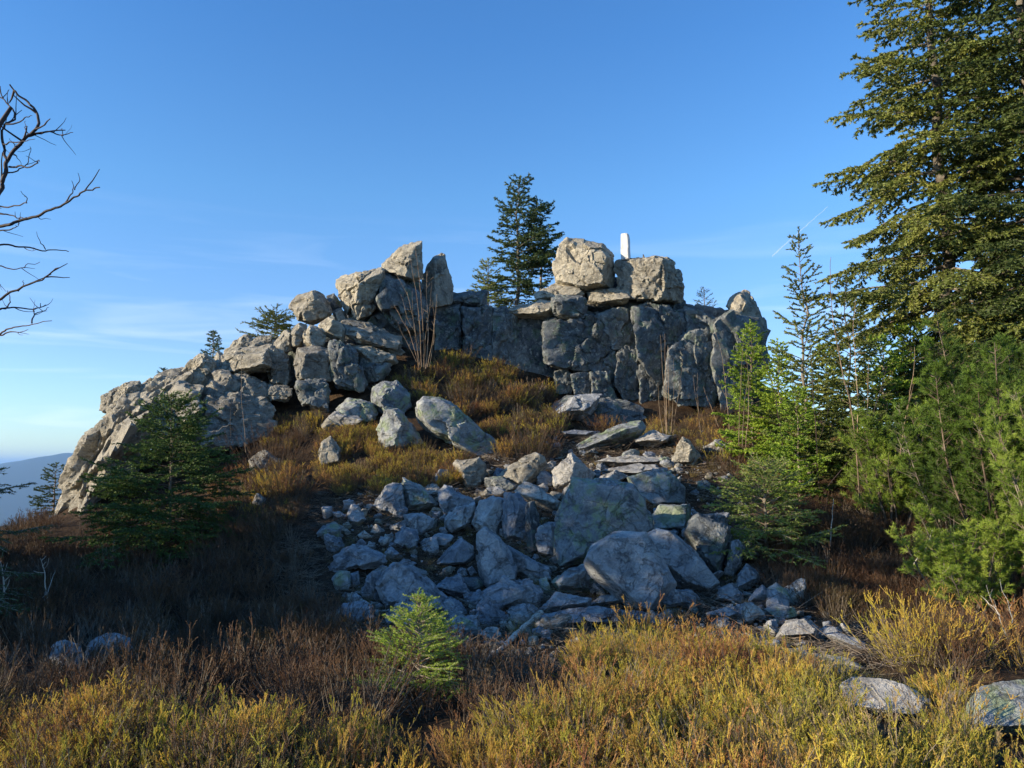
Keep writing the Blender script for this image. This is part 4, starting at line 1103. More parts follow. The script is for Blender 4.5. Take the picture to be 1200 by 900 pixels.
con("young_spruce", at_depth(916, 13.0), HT(916, 400, 13.0), .8, "second bright green young spruce close behind the dark bending stem", seed=24, nb=70, z0=.04, prof=.6, elev=(48, 12), droop=.15, upturn=.4,
    twig_sp=.07, mat='needle_young', trunk_r=.03, **YK)
con("young_spruce", at_depth(1000, 12.0), HT(1000, 325, 12.0), 1.0, "young spruce with thin top between the slender spruce and the old ones", seed=5, nb=80, z0=.04, prof=.65, elev=(46, 8), droop=.2, upturn=.4,
    twig_sp=.08, mat='needle_old', trunk_r=.03, **YK)
for _x, _t, _d, _r, _l in [(972, 405, 13.2, .85, "olive young spruce behind the dark stem beside the slender spruce"), (1040, 395, 12.6, .95, "olive young spruce rising behind the lower mountain pine"),
                           (936, 455, 12.0, .7, "low olive spruce at the feet of the bare saplings"), (1075, 380, 13.4, 1.0, "young spruce in the gap under the old spruce's lowest boughs")]:
    if _x == 972:
        _y0 = con("young_spruce", at_depth(_x, _d), HT(_x, _t, _d), _r, _l, seed=int(_x), nb=72, z0=.04, prof=.55, elev=(46, 8), droop=.2, upturn=.4, twig_sp=.08, mat='needle_young', trunk_r=.028, **YK)
        _yh = HT(_x, _t, _d)
    else:
        again(_y0, at_depth(_x, _d), _x * .7, (_r / .85, _r / .85, HT(_x, _t, _d) / _yh), _l)
con("young_spruce", at_depth(200, 11.6), HT(200, 466, 11.6), 1.62, "broad shaded young spruce growing in front of the left crag", seed=6, nb=110, z0=.03, prof=.62, elev=(42, 4), droop=.2, upturn=.35,
    kn=15, ndl=.038, nw=.018, twig_sp=.09, mat='needle_mid', trunk_r=.035)
con("young_spruce", at_depth(895, 10.4), HT(895, 545, 10.4), 1.0, "low dark shaded spruce at the right end of the boulder field", seed=7, nb=80, z0=.05, prof=.45, elev=(40, 5), droop=.25, upturn=.3,
    kn=18, ndl=.03, nw=.012, twig_sp=.07, mat='needle_mid', trunk_r=.03, thick_top=1.2)
con("small_spruce", on_ground(490, 812, 5.6), HT(490, 700, 5.6), .56, "knee high bright green spruce seedling lit by the sun in the foreground heather", seed=8, nb=74, z0=.02, prof=.88, elev=(56, 8), droop=.0, upturn=.35,
    kn=36, ndl=.016, nw=.0045, twig_sp=.05, twig_len=.40, hang=.0, mat='needle_young', trunk_r=.009, shoot=.05, ang=58, gap=.2)
# on the summit
con("spruce_tree", P(607, 372, 21.0), HT(607, 210, 21.0, P(607, 372, 21.0)[2]), 1.7, "wind shaped dark spruce on the summit between the two peaks, taller trunk", seed=9, nb=90, z0=.12, prof=.42, elev=(38, 5), droop=.2, upturn=.5,
    kn=14, ndl=.06, nw=.028, twig_sp=.11, mat='needle_dark', trunk_r=.06, one_side=(.3, .75), gap=.25, hang=.1, skip=.08)
con("spruce_tree", P(634, 368, 21.4), HT(634, 238, 21.4, P(634, 368, 21.4)[2]), 1.15, "second slimmer spruce close to the right of the summit spruce", seed=10, nb=60, z0=.3, prof=.4, elev=(42, 8), droop=.2, upturn=.4,
    kn=14, ndl=.06, nw=.028, twig_sp=.11, mat='needle_dark', trunk_r=.045, gap=.25, hang=.1)
con("young_spruce", P(572, 372, 20.6), 1.55, .75, "low spruce bush left of the summit spruce beside the dark cliff edge block", seed=11, nb=50, z0=.1, prof=.4, elev=(45, 12), droop=.1, upturn=.4,
    kn=14, ndl=.05, nw=.022, twig_sp=.10, mat='needle_old', trunk_r=.03, gap=.2)
con("spruce_bush", P(322, 402, 17.6), .62, .85, "flat wind cut spruce bush behind the crag, left of the pointed boulder", cat='bush', seed=12, nb=50, z0=.05, prof=.35, elev=(40, 8), droop=.1, upturn=.2,
    kn=12, ndl=.045, nw=.018, twig_sp=.09, mat='needle_old', trunk_r=.02)
con("young_spruce", P(249, 428, 18.6), .82, .34, "tiny spruce standing alone against the sky on the crag's back", seed=13, nb=42, z0=.12, prof=.45, elev=(45, 15), droop=.1, upturn=.3,
    kn=12, ndl=.05, nw=.022, twig_sp=.08, mat='needle_dark', trunk_r=.018, sub=False)
con("young_spruce", P(191, 448, 17.8), .32, .20, "minute seedling on the crag between the overhanging block and the lone tiny spruce", seed=14, nb=22, z0=.2, prof=.4, elev=(45, 15), droop=.1, upturn=.3,
    kn=9, ndl=.035, nw=.016, twig_sp=.07, mat='needle_dark', trunk_r=.01, sub=False)
con("young_spruce", P(826, 385, 21.5), 1.1, .55, "thin sparse spruce against the sky between the summit block and the domed knob", seed=15, nb=26, z0=.2, prof=.4, elev=(50, 20), droop=.0, upturn=.3,
    kn=9, ndl=.045, nw=.016, twig_sp=.12, mat='needle_dark', trunk_r=.022, sub=False)
con("young_spruce", at_depth(66, 16.6), HT(66, 545, 16.6), .6, "dark little spruce half hidden by the lower end of the sunlit crag slab", seed=16, nb=44, z0=.1, prof=.45, elev=(30, 0), droop=.2, upturn=.2,
    kn=14, ndl=.04, nw=.018, twig_sp=.09, mat='needle_dark', trunk_r=.025)
con("spruce_tree", at_depth(-85, 7.6), 1.9, 1.2, "dark spruce at the left edge with only its branch tips in view", seed=17, nb=60, z0=.1, prof=.3, elev=(18, -5), droop=.2, upturn=.2,
    kn=20, ndl=.026, nw=.009, twig_sp=.08, mat='needle_dark', trunk_r=.04)
# the spruces that stand left of the view and throw the long shadow over heather and boulders
_c0 = None
for i, (x, y, h, r_) in enumerate(CASTERS):
    if _c0 is None:
        _c0 = con("spruce_tree", (x, y, height(x, y)[0]), 5.0, 1.5, "spruce left of the view whose shadow falls over the boulder field", group="spruces shading the slope from the left", seed=30, nb=90, z0=.02, prof=.6,
            elev=(35, 0), droop=.3, upturn=.3, kn=14, ndl=.08, nw=.045, twig_sp=.12, mat='needle_dark', trunk_r=.07)
        t = _c0
    else:
        t = _c0.copy(); COL.objects.link(t)
        for ch in _c0.children:
            c = ch.copy(); COL.objects.link(c); c.parent = t
        t.location = (x, y, height(x, y)[0])
    t.rotation_euler = (0, 0, i * 1.7); t.scale = (r_ / 1.5, r_ / 1.5, h / 5.0)

# ------------------------------------------------------------------ mountain pines with long needles
def pine(loc, H, W, label, seed, nl=16, kn=70, nlen=.055, nw=.0042, dens=1.0):
    rg = np.random.default_rng(seed)
    root = empty("mountain_pine", tuple(loc), label, "pine", "mountain pines at the right")
    gt, gc = Geo(), Geo()
    S0, S1 = [], []
    for i in range(nl):
        az = i * 2.4 + rg.normal(0, .3)
        sp = math.sqrt((i + .5) / nl)
        d = np.array([math.cos(az) * sp * W / H * 1.05, math.sin(az) * sp * W / H * 1.05, 1.0 - .3 * sp])
        L = H * (1.0 - .28 * sp) * rg.uniform(.8, 1.12)
        pts = bend([math.cos(az) * .12, math.sin(az) * .12, -.05], d, L, 8, rg, .0, .07, .55)
        tube(gt, pts, np.linspace(.022, .005, 9), 5)
        for j in range(int(L * 25 * dens)):
            s = .18 + .82 * rg.random() ** .8
            k = s * 8; i0 = min(int(k), 7); p = pts[i0] + (pts[i0 + 1] - pts[i0]) * (k - i0)
            a2 = rg.uniform(0, 6.28)
            dd = np.array([math.cos(a2), math.sin(a2), rg.uniform(.1, .9)])
            l = rg.uniform(.15, .48) * (1.25 - .75 * s)
            tw = bend(p, dd, l, 3, rg, -.25, .08, .4)
            tube(gt, tw, np.linspace(.004, .002, 4), 3)
            S0.append(tw[3] - (tw[3] - tw[2]) * min(1, .10 / (np.linalg.norm(tw[3] - tw[2]) + 1e-6))); S1.append(tw[3] + (tw[3] - tw[2]) * .3)
            for q in range(1 + j % 2):
                d3 = tw[3] - tw[2]; d3 /= np.linalg.norm(d3); d3 = d3 + rg.normal(0, .6, 3) + [0, 0, .3]; d3 /= np.linalg.norm(d3)
                S0.append(tw[2]); S1.append(tw[2] + d3 * rg.uniform(.08, .13))
        S0.append(pts[-2]); S1.append(pts[-1] + [0, 0, .06])
    S0 = np.array(S0); S1 = np.array(S1)
    sticks(gc, S0, S1, .004, .003, 0)
    needles(gc, S0, S1, kn, nlen, nw, 52, rg, 1, 0, 1.2, .10)
    link("trunk", gt.mesh("trunk", M['bark'], True), root)
    link("crown", gc.mesh("crown", [M['bark'], M['needle_pine']]), root)
    return root
def pn(px, top, d, W, *a, **k): return pine(at_depth(px, d), HT(px, top, d), W, *a, **k)
_p0 = pn(1180, 358, 9.2, 1.05, "tall bushy long needled mountain pine in front of the right hand spruces", 51, 24, kn=44, nw=.0068, nlen=.068)
_ph = HT(1180, 358, 9.2)
for _x, _t, _d, _wd, _l in [(1255, 420, 7.6, .62, "mountain pine at the right edge, nearest of the pines"),
                           (1118, 432, 10.2, .72, "middle mountain pine between the lower one and the tall bushy one")]:
    again(_p0, at_depth(_x, _d), _x * 1.3, (_wd, _wd, HT(_x, _t, _d) / _ph), _l)
_p1 = pn(1048, 465, 11.0, .7, "lower mountain pine behind the bare saplings", 53, 16, kn=36, nw=.0078, nlen=.068)
again(_p1, at_depth(1122, 8.4), 2.0, (.8, .8, HT(1122, 590, 8.4) / HT(1048, 465, 11.0)), "small mountain pine at the foot of the tall bushy one, half in shade")

# ------------------------------------------------------------------ bare saplings and branches
def bare(name, label, traces, d, cat="sapling", mat='twig', group=None, r0=.012, fr='S', jit=.12, side=0.5, seed=0, rpx=None, spread=.3):
    """stems traced in the picture plane at distance d, each pushed to its own depth and given side twigs"""
    rg = np.random.default_rng(seed + 500)
    base = None; g = Geo(); stems = []
    for tr in traces:
        if isinstance(tr, tuple): tr, rr = tr
        else: rr = r0
        px = pts_of(fr, tr)
        dd = rg.uniform(-spread, spread)
        pts = []
        for i, (a, b_) in enumerate(px):
            t = i / max(1, len(px) - 1)
            pts.append(P(a, b_, d + dd * t) )
        pts = np.array(pts)
        n = max(6, len(pts) * 4)
        s = np.linspace(0, len(pts) - 1, n)
        q = np.stack([np.interp(s, range(len(pts)), pts[:, k]) for k in range(3)], -1)
        q[1:] += rg.normal(0, .006, (n - 1, 3)) * np.array([1, 2, 1])
        q[1:-1] = .25 * q[:-2] + .5 * q[1:-1] + .25 * q[2:]
        stems.append((q, rr))
        if base is None: base = q[0].copy()
    root = empty(name, tuple(base), label, cat, group)
    for q, rr in stems:
        gs = Geo()
        rr *= .72 if d > 9 else 1
        tube(gs, q - base, np.linspace(rr, rr * .3, len(q)), 5)
        for k in range(1, len(q) - 1):
            if rg.random() < side:
                dd = q[k + 1] - q[k]; L = np.linalg.norm(dd); dd /= L
                tw = dd * .8 + rg.normal(0, .5, 3); tw /= np.linalg.norm(tw)
                pts = bend(q[k] - base, tw, rg.uniform(.05, .22) * (rr / .012) ** .5, 4, rg, -.2, .15, .3)
                tube(gs, pts, np.linspace(rr * .45, rr * .2, 5), 4)
        link("stem", gs.mesh("stem", M[mat], True), root)
    return root
bare("bare_sapling_clump", "clump of pale leafless saplings rising from the heather in front of the left peak",
     [("490,425 480,390 468,368 462,358", .010), ("492,428 486,380 478,345 462,318", .010), ("494,430 492,380 487,340 481,300", .014), ("497,430 496,380 492,330 486,285", .013),
      ("499,432 502,390 500,350 500,318", .012), ("501,430 507,400 510,370 512,345", .011), ("503,430 509,400 509,372 507,352", .009), ("488,424 478,402 470,388 464,374", .008),
      ("495,430 490,395 478,375 470,345", .008), ("498,430 498,400 504,360 506,330", .009), ("491,430 488,400 484,372 483,340", .010)], 15.6, seed=1, group=None, side=.5)
bare("bare_sapling_clump", "clump of thin straight pale rods standing before the right part of the cliff",
     [("781,515 779,470 776,430 774,392", .009), ("782,515 781,470 780,430 779,392", .009), ("784,516 784,470 783,430 782,405", .008), ("786,515 788,480 790,450 789,420", .007),
      ("788,516 792,480 797,450 800,422", .008), ("778,514 774,490 772,470 771,448", .007), ("783,515 782,495 778,470 777,440", .007)], 15.6, seed=2, side=.22)
bare("bare_sapling_clump", "two leaning leafless stems right of the straight rods",
     [("822,512 818,480 814,460 812,440", .007), ("820,512 819,482 817,460 818,438", .006), ("842,500 834,480 828,465 824,452", .007)], 15.8, seed=3, side=.15)
bare("bare_sapling", "crooked pale leafless sapling before the dark corner under the domed knob",
     [("856,520 853,480 850,450 846,415 838,388", .011), ("852,470 846,455 842,440", .006), ("850,445 856,430 866,424", .006), ("853,480 862,462 858,440 852,425", .006)], 14.2, seed=4, side=.35)
bare("bare_sapling", "thin upright pair of stems at the left rim of the young spruces",
     [("866,522 867,480 869,430 871,395", .009), ("874,524 876,490 878,450 874,410", .008), ("870,523 872,470 880,430 884,410", .006)], 12.6, seed=5, side=.3)
for i, (tr, lab) in enumerate([
    ([("919,560 916,510 908,460 898,430 888,400", .010), ("909,462 902,450 899,440", .005)], "dark slim stem bending left in front of the slender spruce"),
    ([("938,562 934,510 930,460 926,420", .010)], "straight dark stem between two bending ones under the slender spruce"),
    ([("960,572 957,520 953,470 951,420 948,400", .011), ("957,520 966,500 972,470", .005)], "dark stem rising right of the slender spruce trunk"),
    ([("1008,590 1004,530 998,480 988,440 978,390 972,330 974,300", .015), ("1004,530 1006,480 1003,430 1000,380 1002,350", .010), ("994,460 985,430 983,400", .006)], "tallest pale sapling, forked, before the young spruces"),
    ([("1052,560 1058,510 1065,470 1071,440 1072,406", .010), ("1062,480 1071,452 1068,446", .007)], "pale reddish sapling with a kink before the lower mountain pine"),
    ([("1030,568 1024,530 1020,500 1028,470 1040,430", .012), ("1022,520 1014,490 1012,460", .008), ("1026,560 1034,530 1044,500", .010), ("1034,530 1038,500 1040,470", .006)], "dark branching dead sapling among the pines"),
    ([("970,570 990,545 1004,528 1014,512", .007)], "slanting bare branch leaning across the sapling stems"),
    ([("1016,560 1014,520 1017,460 1018,420", .009)], "pale straight pole beside the tallest forked sapling"),
    ([("973,640 974,620 976,600 977,584", .012)], "broken upright stub in the shade below the saplings"),
]):
    bare("bare_sapling", lab, tr, [12.2, 12.3, 11.8, 11.0, 10.6, 10.8, 11.2, 11.0, 10.2][i], seed=20 + i, side=.3, mat=['twig_dark', 'twig_dark', 'twig_dark', 'twig', 'twig', 'twig_dark', 'twig_dark', 'twig', 'deadwood'][i], group="bare saplings before the young conifers" if i < 6 else None)
bare("bare_sapling", "single thin dead stem in front of the left crag's dark face", [("288,530 286,500 282,470 284,430 283,416", .006)], 12.6, seed=40, side=.1)
bare("bare_sapling", "short thin dead stem left of the single stem before the crag", [("271,540 270,510 270,480 273,462", .005)], 12.4, seed=41, side=.1)
bare("bare_sapling", "grey dead stem standing upright on the crag above the shaded spruce", [("212,470 213,450 214,434", .010)], 15.2, seed=42, side=.0, mat='twig_dark')
bare("dead_heather", "bleached dead heather stem standing in the shade at the left edge", [("58,730 55,700 52,670 48,655", .010), ("55,700 60,680 66,668", .005)], 8.4, cat="stem", seed=43, side=.3, mat='deadwood')
bare("dead_heather", "bleached stump of dead heather in the far left shade", [("4,706 5,690 2,672 0,662", .014)], 8.4, cat="stem", seed=44, side=.3, mat='deadwood')
bare("dead_heather", "curved pale dead twig in the dark hollow under the pines", [("1071,662 1078,650 1088,640 1092,622", .007), ("1082,646 1094,648 1104,642 1108,634", .006)], 8.8, cat="twig", seed=45, side=.2, mat='deadwood')
bare("dead_heather", "long dead twigs leaning over the grass at the right edge", [("1180,748 1172,728 1166,710 1156,686", .006), ("1172,722 1160,708 1150,698", .005), ("1186,730 1184,706 1170,682", .004)], 6.3, cat="twig", seed=46, side=.2, mat='deadwood')

# the leafless tree at the left edge: limbs enter the picture from its trunk outside
FR['T'] = (0, 80, 2.8133)
bare("bare_tree", "leafless dark tree at the left edge, its crooked branches reaching in against the sky",
     [("-90,1900 -95,1200 -100,700 -96,300 -92,-100", .075), 
      ("-96,560 -60,480 0,415 10,380 20,330 22,300 60,255 95,220 125,190 125,155 100,120 70,95 50,80 35,55", .019),
      ("22,300 8,250 10,200 20,185 50,165 52,145 20,110 5,95 0,60", .011),
      ("20,185 60,178 90,165 103,155", .007), ("95,225 130,208 170,212 210,223 240,208", .008), ("208,222 205,205 200,198", .004),
      ("30,325 70,325 100,322 130,312 134,303", .008), ("25,345 60,335 85,325 95,290 105,262", .006), ("10,250 50,245 80,240 110,236", .006), ("95,222 82,195 80,175", .005),
      ("40,280 60,295 72,320", .005), ("48,260 40,245 32,230", .004),
      ("-96,640 -40,540 0,520 50,515 90,495 130,480 170,465 205,450 235,430 270,410 300,400 330,392", .014),
      ("215,445 235,420 246,395 238,372", .006), ("246,400 262,372 258,345", .005), ("120,490 140,497 165,497", .004), ("0,480 40,485 65,495 90,492", .006), ("0,535 50,530 60,515", .006), ("60,515 65,495 70,480", .004),
      ("0,455 50,452 93,447 88,430 70,410", .006), ("-96,600 -30,470 0,457", .008),
      ("-96,700 -40,590 0,580 60,588 120,597 180,600 225,600", .010), ("150,597 132,575 122,540", .004), ("80,592 100,603 125,600", .003),
      ("-60,640 0,652 30,662 60,660 90,650 125,637", .006),
      ("-96,900 -60,800 0,762 40,738 80,718 130,700 160,680 193,655", .012), ("0,795 30,790 35,760 20,735", .007), ("-70,820 0,795 50,790 100,795 128,788 130,775", .008), ("60,735 75,710 80,698", .004),
      ("-80,950 0,878 20,860 60,852 110,842 170,832", .008), ("0,880 25,870 70,872 98,858", .006), ("105,840 115,810 140,800 160,785", .006), ("115,810 108,795 120,788", .004), ("-20,700 0,715 20,735", .004)],
     5.6, cat="tree", mat='twig_dark', fr='T', seed=60, side=.10, spread=.5)

# dead branches lying about
def lying(name, label, px, d, r0, mat='deadwood', fr='S', dz=.05, cat="branch", seed=0):
    rg = np.random.default_rng(seed + 900)
    q = pts_of(fr, px); pts = []
    for a, b_ in q:
        gh = ground_hit(a, b_) or 9.0
        pts.append(P(a, b_, gh - .10))
    pts = np.array(pts); n = len(pts) * 4
    s = np.linspace(0, len(pts) - 1, n)
    pts = np.stack([np.interp(s, range(len(pts)), pts[:, k]) for k in range(3)], -1)
    pts[1:-1] = .25 * pts[:-2] + .5 * pts[1:-1] + .25 * pts[2:]
    base = pts[0].copy(); g = Geo()
    tube(g, pts - base, np.linspace(r0, r0 * .45, n) * rg.uniform(.8, 1.2, n), 7)
    o = link(name, g.mesh(name, M[mat], True), None, base)
    return tag(o, label, cat)
lying("dead_root", "pale curved root lying over the dark domed boulder", "408,698 425,704 436,710 438,722 441,732", None, .022, seed=1)
lying("dead_branch", "grey driftwood like branch below the splintered ridge", "634,718 614,735 600,748 588,760 572,772 562,782", None, .035, seed=2)
lying("dead_branch", "thin pale stick beside the root left of the big humped boulder", "444,716 452,716 460,713 470,712", None, .012, seed=3)
lying("dead_branch", "thin twig above the triangular slab", "500,676 515,690 530,697 548,706", None, .010, seed=4)
lying("dead_branch", "fallen bare branch on the bank above the dark spruce", "870,505 885,520 905,540 930,553 965,560 1000,566", None, .016, 'twig_dark', seed=5)
lying("dead_branch", "thin pale twig crossing the wedge shaped stone at the lower right", "858,705 878,716 893,724 906,732", None, .010, seed=6)
lying("dead_branch", "short pale twig on the heather bank left of the pointed pale boulder", "424,507 432,509 440,511", None, .012, seed=7)
lying("dead_branch", "forked pale stick stuck upright before the flat bedrock slabs", "765,545 760,538 756,530", None, .014, seed=8)

# ================================================================== heather
def clump(name, seed, mats, nst=26, h=.34, spread=.16, leafy=1.0, shoot_l=.06, lean=.65, klow=2):
    """a heather plant: woody stems that fork, each ending in fine scaly shoots"""
    rg = np.random.default_rng(seed); g = Geo()
    S0, S1 = [], []
    for i in range(nst):
        a = rg.uniform(0, 6.28); r = spread * math.sqrt(rg.random())
        p = np.array([math.cos(a) * r * .5, math.sin(a) * r * .5, -.04])
        hh = h * rg.uniform(.6, 1.15)
        d = np.array([math.cos(a) * lean * r / spread, math.sin(a) * lean * r / spread, 1.0]) + rg.normal(0, .1, 3)
        pts = bend(p, d, hh, 5, rg, -.15, .09, 0)
        tube(g, pts, np.linspace(.0035, .0012, 6), 3, 0)
        for k in range(klow, 6):
            for _ in range(2 if k < 5 else 3):
                dd = (pts[k] - pts[k - 1]); dd /= np.linalg.norm(dd)
                dd = dd + rg.normal(0, .33, 3); dd[2] = abs(dd[2]) + .2; dd /= np.linalg.norm(dd)
                l = shoot_l * rg.uniform(.6, 1.4)
                S0.append(pts[k]); S1.append(pts[k] + dd * l)
    S0 = np.array(S0); S1 = np.array(S1)
    hz = np.clip((S0[:, 2]) / h, 0, 1)
    sticks(g, S0, S1, .0016, .0009, 1, hz * .9, np.clip(hz + .25, 0, 1))
    if leafy: needles(g, S0, S1, int(12 * leafy), .011, .0052, 42, rg, 1)
    return g.mesh(name, mats)

def scatter(name, label, protos, P_, S_, seed=0):
    """one mesh of points that carries plants through geometry nodes"""
    rg = np.random.default_rng(seed)
    me = bpy.data.meshes.new(name)
    n = len(P_)
    me.vertices.add(n); me.vertices.foreach_set("co", np.ascontiguousarray(P_, np.float32).ravel())
    rot = np.stack([rg.normal(0, .14, n), rg.normal(0, .14, n), rg.uniform(0, 6.28, n)], -1)
    for an, dt, val in (("rot", 'FLOAT_VECTOR', rot), ("scl", 'FLOAT', S_)):
        at = me.attributes.new(an, dt, 'POINT'); at.data.foreach_set("vector" if dt == 'FLOAT_VECTOR' else "value", np.ascontiguousarray(val, np.float32).ravel())
    pk = me.attributes.new("pick", 'INT', 'POINT'); pk.data.foreach_set("value", rg.integers(0, len(protos), n).astype(np.int32))
    o = link(name, me)
    nt = bpy.data.node_groups.new(name + "_nodes", 'GeometryNodeTree')
    nt.interface.new_socket("Geometry", in_out='INPUT', socket_type='NodeSocketGeometry')
    nt.interface.new_socket("Geometry", in_out='OUTPUT', socket_type='NodeSocketGeometry')
    N, Lk = nt.nodes, nt.links
    gi, go = N.new("NodeGroupInput"), N.new("NodeGroupOutput")
    join = N.new("GeometryNodeJoinGeometry")
    def attr(nm, dt):
        a = N.new("GeometryNodeInputNamedAttribute"); a.data_type = dt; a.inputs["Name"].default_value = nm
        return a.outputs["Attribute"]
    for i, pr in enumerate(protos):
        oi = N.new("GeometryNodeObjectInfo"); oi.inputs["Object"].default_value = pr; oi.inputs["As Instance"].default_value = False
        ip = N.new("GeometryNodeInstanceOnPoints")
        cmpn = N.new("FunctionNodeCompare"); cmpn.data_type = 'INT'; cmpn.operation = 'EQUAL'
        Lk.new(attr("pick", 'INT'), cmpn.inputs[2]); cmpn.inputs[3].default_value = i
        Lk.new(gi.outputs[0], ip.inputs["Points"]); Lk.new(cmpn.outputs[0], ip.inputs["Selection"])
        Lk.new(oi.outputs["Geometry"], ip.inputs["Instance"])
        e2r = N.new("FunctionNodeEulerToRotation"); Lk.new(attr("rot", 'FLOAT_VECTOR'), e2r.inputs[0])
        Lk.new(e2r.outputs[0], ip.inputs["Rotation"]); Lk.new(attr("scl", 'FLOAT'), ip.inputs["Scale"])
        Lk.new(ip.outputs[0], join.inputs[0])
    Lk.new(join.outputs[0], go.inputs[0])
    md = o.modifiers.new("plants", 'NODES'); md.node_group = nt
    return tag(o, label, None, None, "stuff")

def proto(name, me):
    return bpy.data.objects.new(name, me)      # never linked to the scene
HG = [proto("heather_plant", clump("heather_plant", 200 + i, [M['heather_wood'], M['heather']], nst=[26, 22, 30, 18, 26][i], h=[.34, .30, .27, .40, .32][i], leafy=1.2)) for i in range(5)]
HD = [proto("heather_plant", clump("heather_plant", 260 + i, [M['heather_wood'], M['heather_wood']], nst=16, h=.36, leafy=0, lean=.8, shoot_l=.06)) for i in range(2)]
HB = [proto("heather_plant", clump("heather_plant", 220 + i, [M['heather_wood'], M['heather_brown']], nst=[22, 26, 18][i], h=[.32, .28, .38][i], leafy=.8, lean=.7)) for i in range(3)]
def grass(name, seed, n=70, h=.22):
    rg = np.random.default_rng(seed); g = Geo()
    for i in range(n):
        a = rg.uniform(0, 6.28); r = .07 * math.sqrt(rg.random())
        d = np.array([math.cos(a) * .6, math.sin(a) * .6, 1.0]) + rg.normal(0, .25, 3)
        pts = bend([math.cos(a) * r, math.sin(a) * r, -.02], d, h * rg.uniform(.5, 1.2), 4, rg, .9, .05)
        s = np.array([-math.sin(a), math.cos(a), 0]) * .0022
        w = np.linspace(1, .15, 5)[:, None]
        V = np.concatenate([pts - s * w, pts + s * w]); T = []
        for k in range(4): T += [[k, k + 5, k + 6], [k, k + 6, k + 1]]
        g.add(V, T, 0)
    return g.mesh(name, M['straw'])
GR = [proto("grass_tuft", grass("grass_tuft", 240 + i)) for i in range(3)]

_rk = [(r[1], r[2], np.asarray(r[0])) for r in ROCKS]
def sample(regions, n, seed, xr, yr, holes=(), avoid=True):
    """random ground points whose picture falls in the regions and not on a rock's footprint"""
    rg = np.random.default_rng(seed)
    x = rg.uniform(*xr, n); y = rg.uniform(*yr, n); z = height(x, y)
    px, py, _ = project(np.stack([x, y, z], -1))
    keep = np.zeros(n, bool)
    for poly in regions: keep |= inpoly(px, py, poly)
    for poly in holes: keep &= ~inpoly(px, py, poly)
    if avoid:
        for pxs, d, c in _rk:
            w = np.ptp(pxs[:, 0]) / F * d / 2
            keep &= ~(((x - c[0]) ** 2 + (y - c[1]) ** 2 < (w * .75) ** 2) & (z < c[2] + w))
    return np.stack([x, y, z], -1)[keep]
def inpoly(x, y, poly):
    c = np.zeros(len(x), bool); j = len(poly) - 1
    for i in range(len(poly)):
        xi, yi = poly[i]; xj, yj = poly[j]
        if yi != yj:
            c ^= ((yi > y) != (yj > y)) & (x < (xj - xi) * (y - yi) / (yj - yi) + xi)
        j = i
    return c
def field(name, label, protos, regions, n, seed, xr, yr, sc=(.8, 1.2), holes=(), avoid=True, thin=-.28):
    p = sample(regions, n, seed, xr, yr, holes, avoid)
    rg = np.random.default_rng(seed + 1)
    q = p * [1, 1, 0] + [0, 0, seed * 3.7]
    dn = perlin(q * 1.7) + .5 * perlin(q * 4.1)
    p = p[dn > thin]; dn = dn[dn > thin]; q = p * [1, 1, 0]
    s = rg.uniform(sc[0], sc[1], len(p)) * (.86 + .30 * np.clip(dn, -.3, .9)) * rg.choice([1, 1, 1, 1, 1.3], len(p))
    return scatter(name, label, protos, p, s, seed)
SLABS = [((985, 795), (1040, 778), (1098, 815), (1092, 900), (990, 892)), ((1125, 860), (1130, 780), (1400, 760), (1400, 940), (1135, 930)),
         ((570, 778), (650, 765), (700, 850), (600, 838)), ((850, 742), (1020, 735), (1110, 770), (1060, 800), (860, 778))]
FG = [((-400, 858), (100, 846), (300, 850), (420, 858), (436, 882), (548, 882), (560, 868), (650, 872), (680, 782), (700, 765), (760, 758), (860, 756), (905, 792), (1010, 812), (1130, 838), (1300, 838), (1700, 1500), (-700, 1500))]
FGL = [((-400, 858), (100, 846), (300, 850), (420, 858), (436, 882), (548, 882), (600, 880), (620, 1500), (-700, 1500))]
FGR = [((600, 868), (650, 872), (680, 782), (700, 765), (760, 758), (860, 756), (905, 792), (1010, 812), (1130, 838), (1300, 838), (1700, 1500), (580, 1500))]
field("heather", "russet and straw heather filling the left half of the sunlit foreground", HG + HB + HD[:1], FGL, 5000, 1, (-5.5, 5.5), (2.4, 8.2), (.52, .88), SLABS)
field("heather", "golden yellow heather filling the right half of the sunlit foreground", HG + HG + HD, FGR, 4600, 11, (-5.5, 5.5), (2.4, 8.2), (.58, .95), SLABS)
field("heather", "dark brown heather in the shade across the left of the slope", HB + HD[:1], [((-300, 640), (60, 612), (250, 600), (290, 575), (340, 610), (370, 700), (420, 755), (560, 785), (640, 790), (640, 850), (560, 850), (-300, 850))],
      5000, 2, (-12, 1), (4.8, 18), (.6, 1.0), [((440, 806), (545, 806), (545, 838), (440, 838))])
field("heather", "heather cushions with sunlit tops on the mound above the boulder field", HB + HG[:2] + HD[:1], [((440, 445), (500, 425), (560, 425), (640, 455), (660, 500), (640, 540), (590, 540), (540, 500), (480, 490), (430, 450))],
      8500, 3, (-4, 2), (12.5, 18.5), (.42, .95), (), True, .0)
field("heather", "straw coloured heather patch round the pointed pale boulder", HG[:1] + GR[:2] + HB[:1], [((375, 510), (420, 490), (470, 525), (545, 530), (555, 560), (520, 572), (400, 585), (370, 560))],
      7500, 4, (-4.5, 0), (11.5, 17), (.45, .75))
field("heather", "brown heather on the left bank under the crag", HB + HG[1:2] + HD[:1], [((240, 530), (370, 475), (380, 500), (330, 540), (360, 580), (350, 610), (300, 625), (240, 600), (250, 540))],
      7000, 5, (-8, -2), (10.5, 18), (.55, .9))
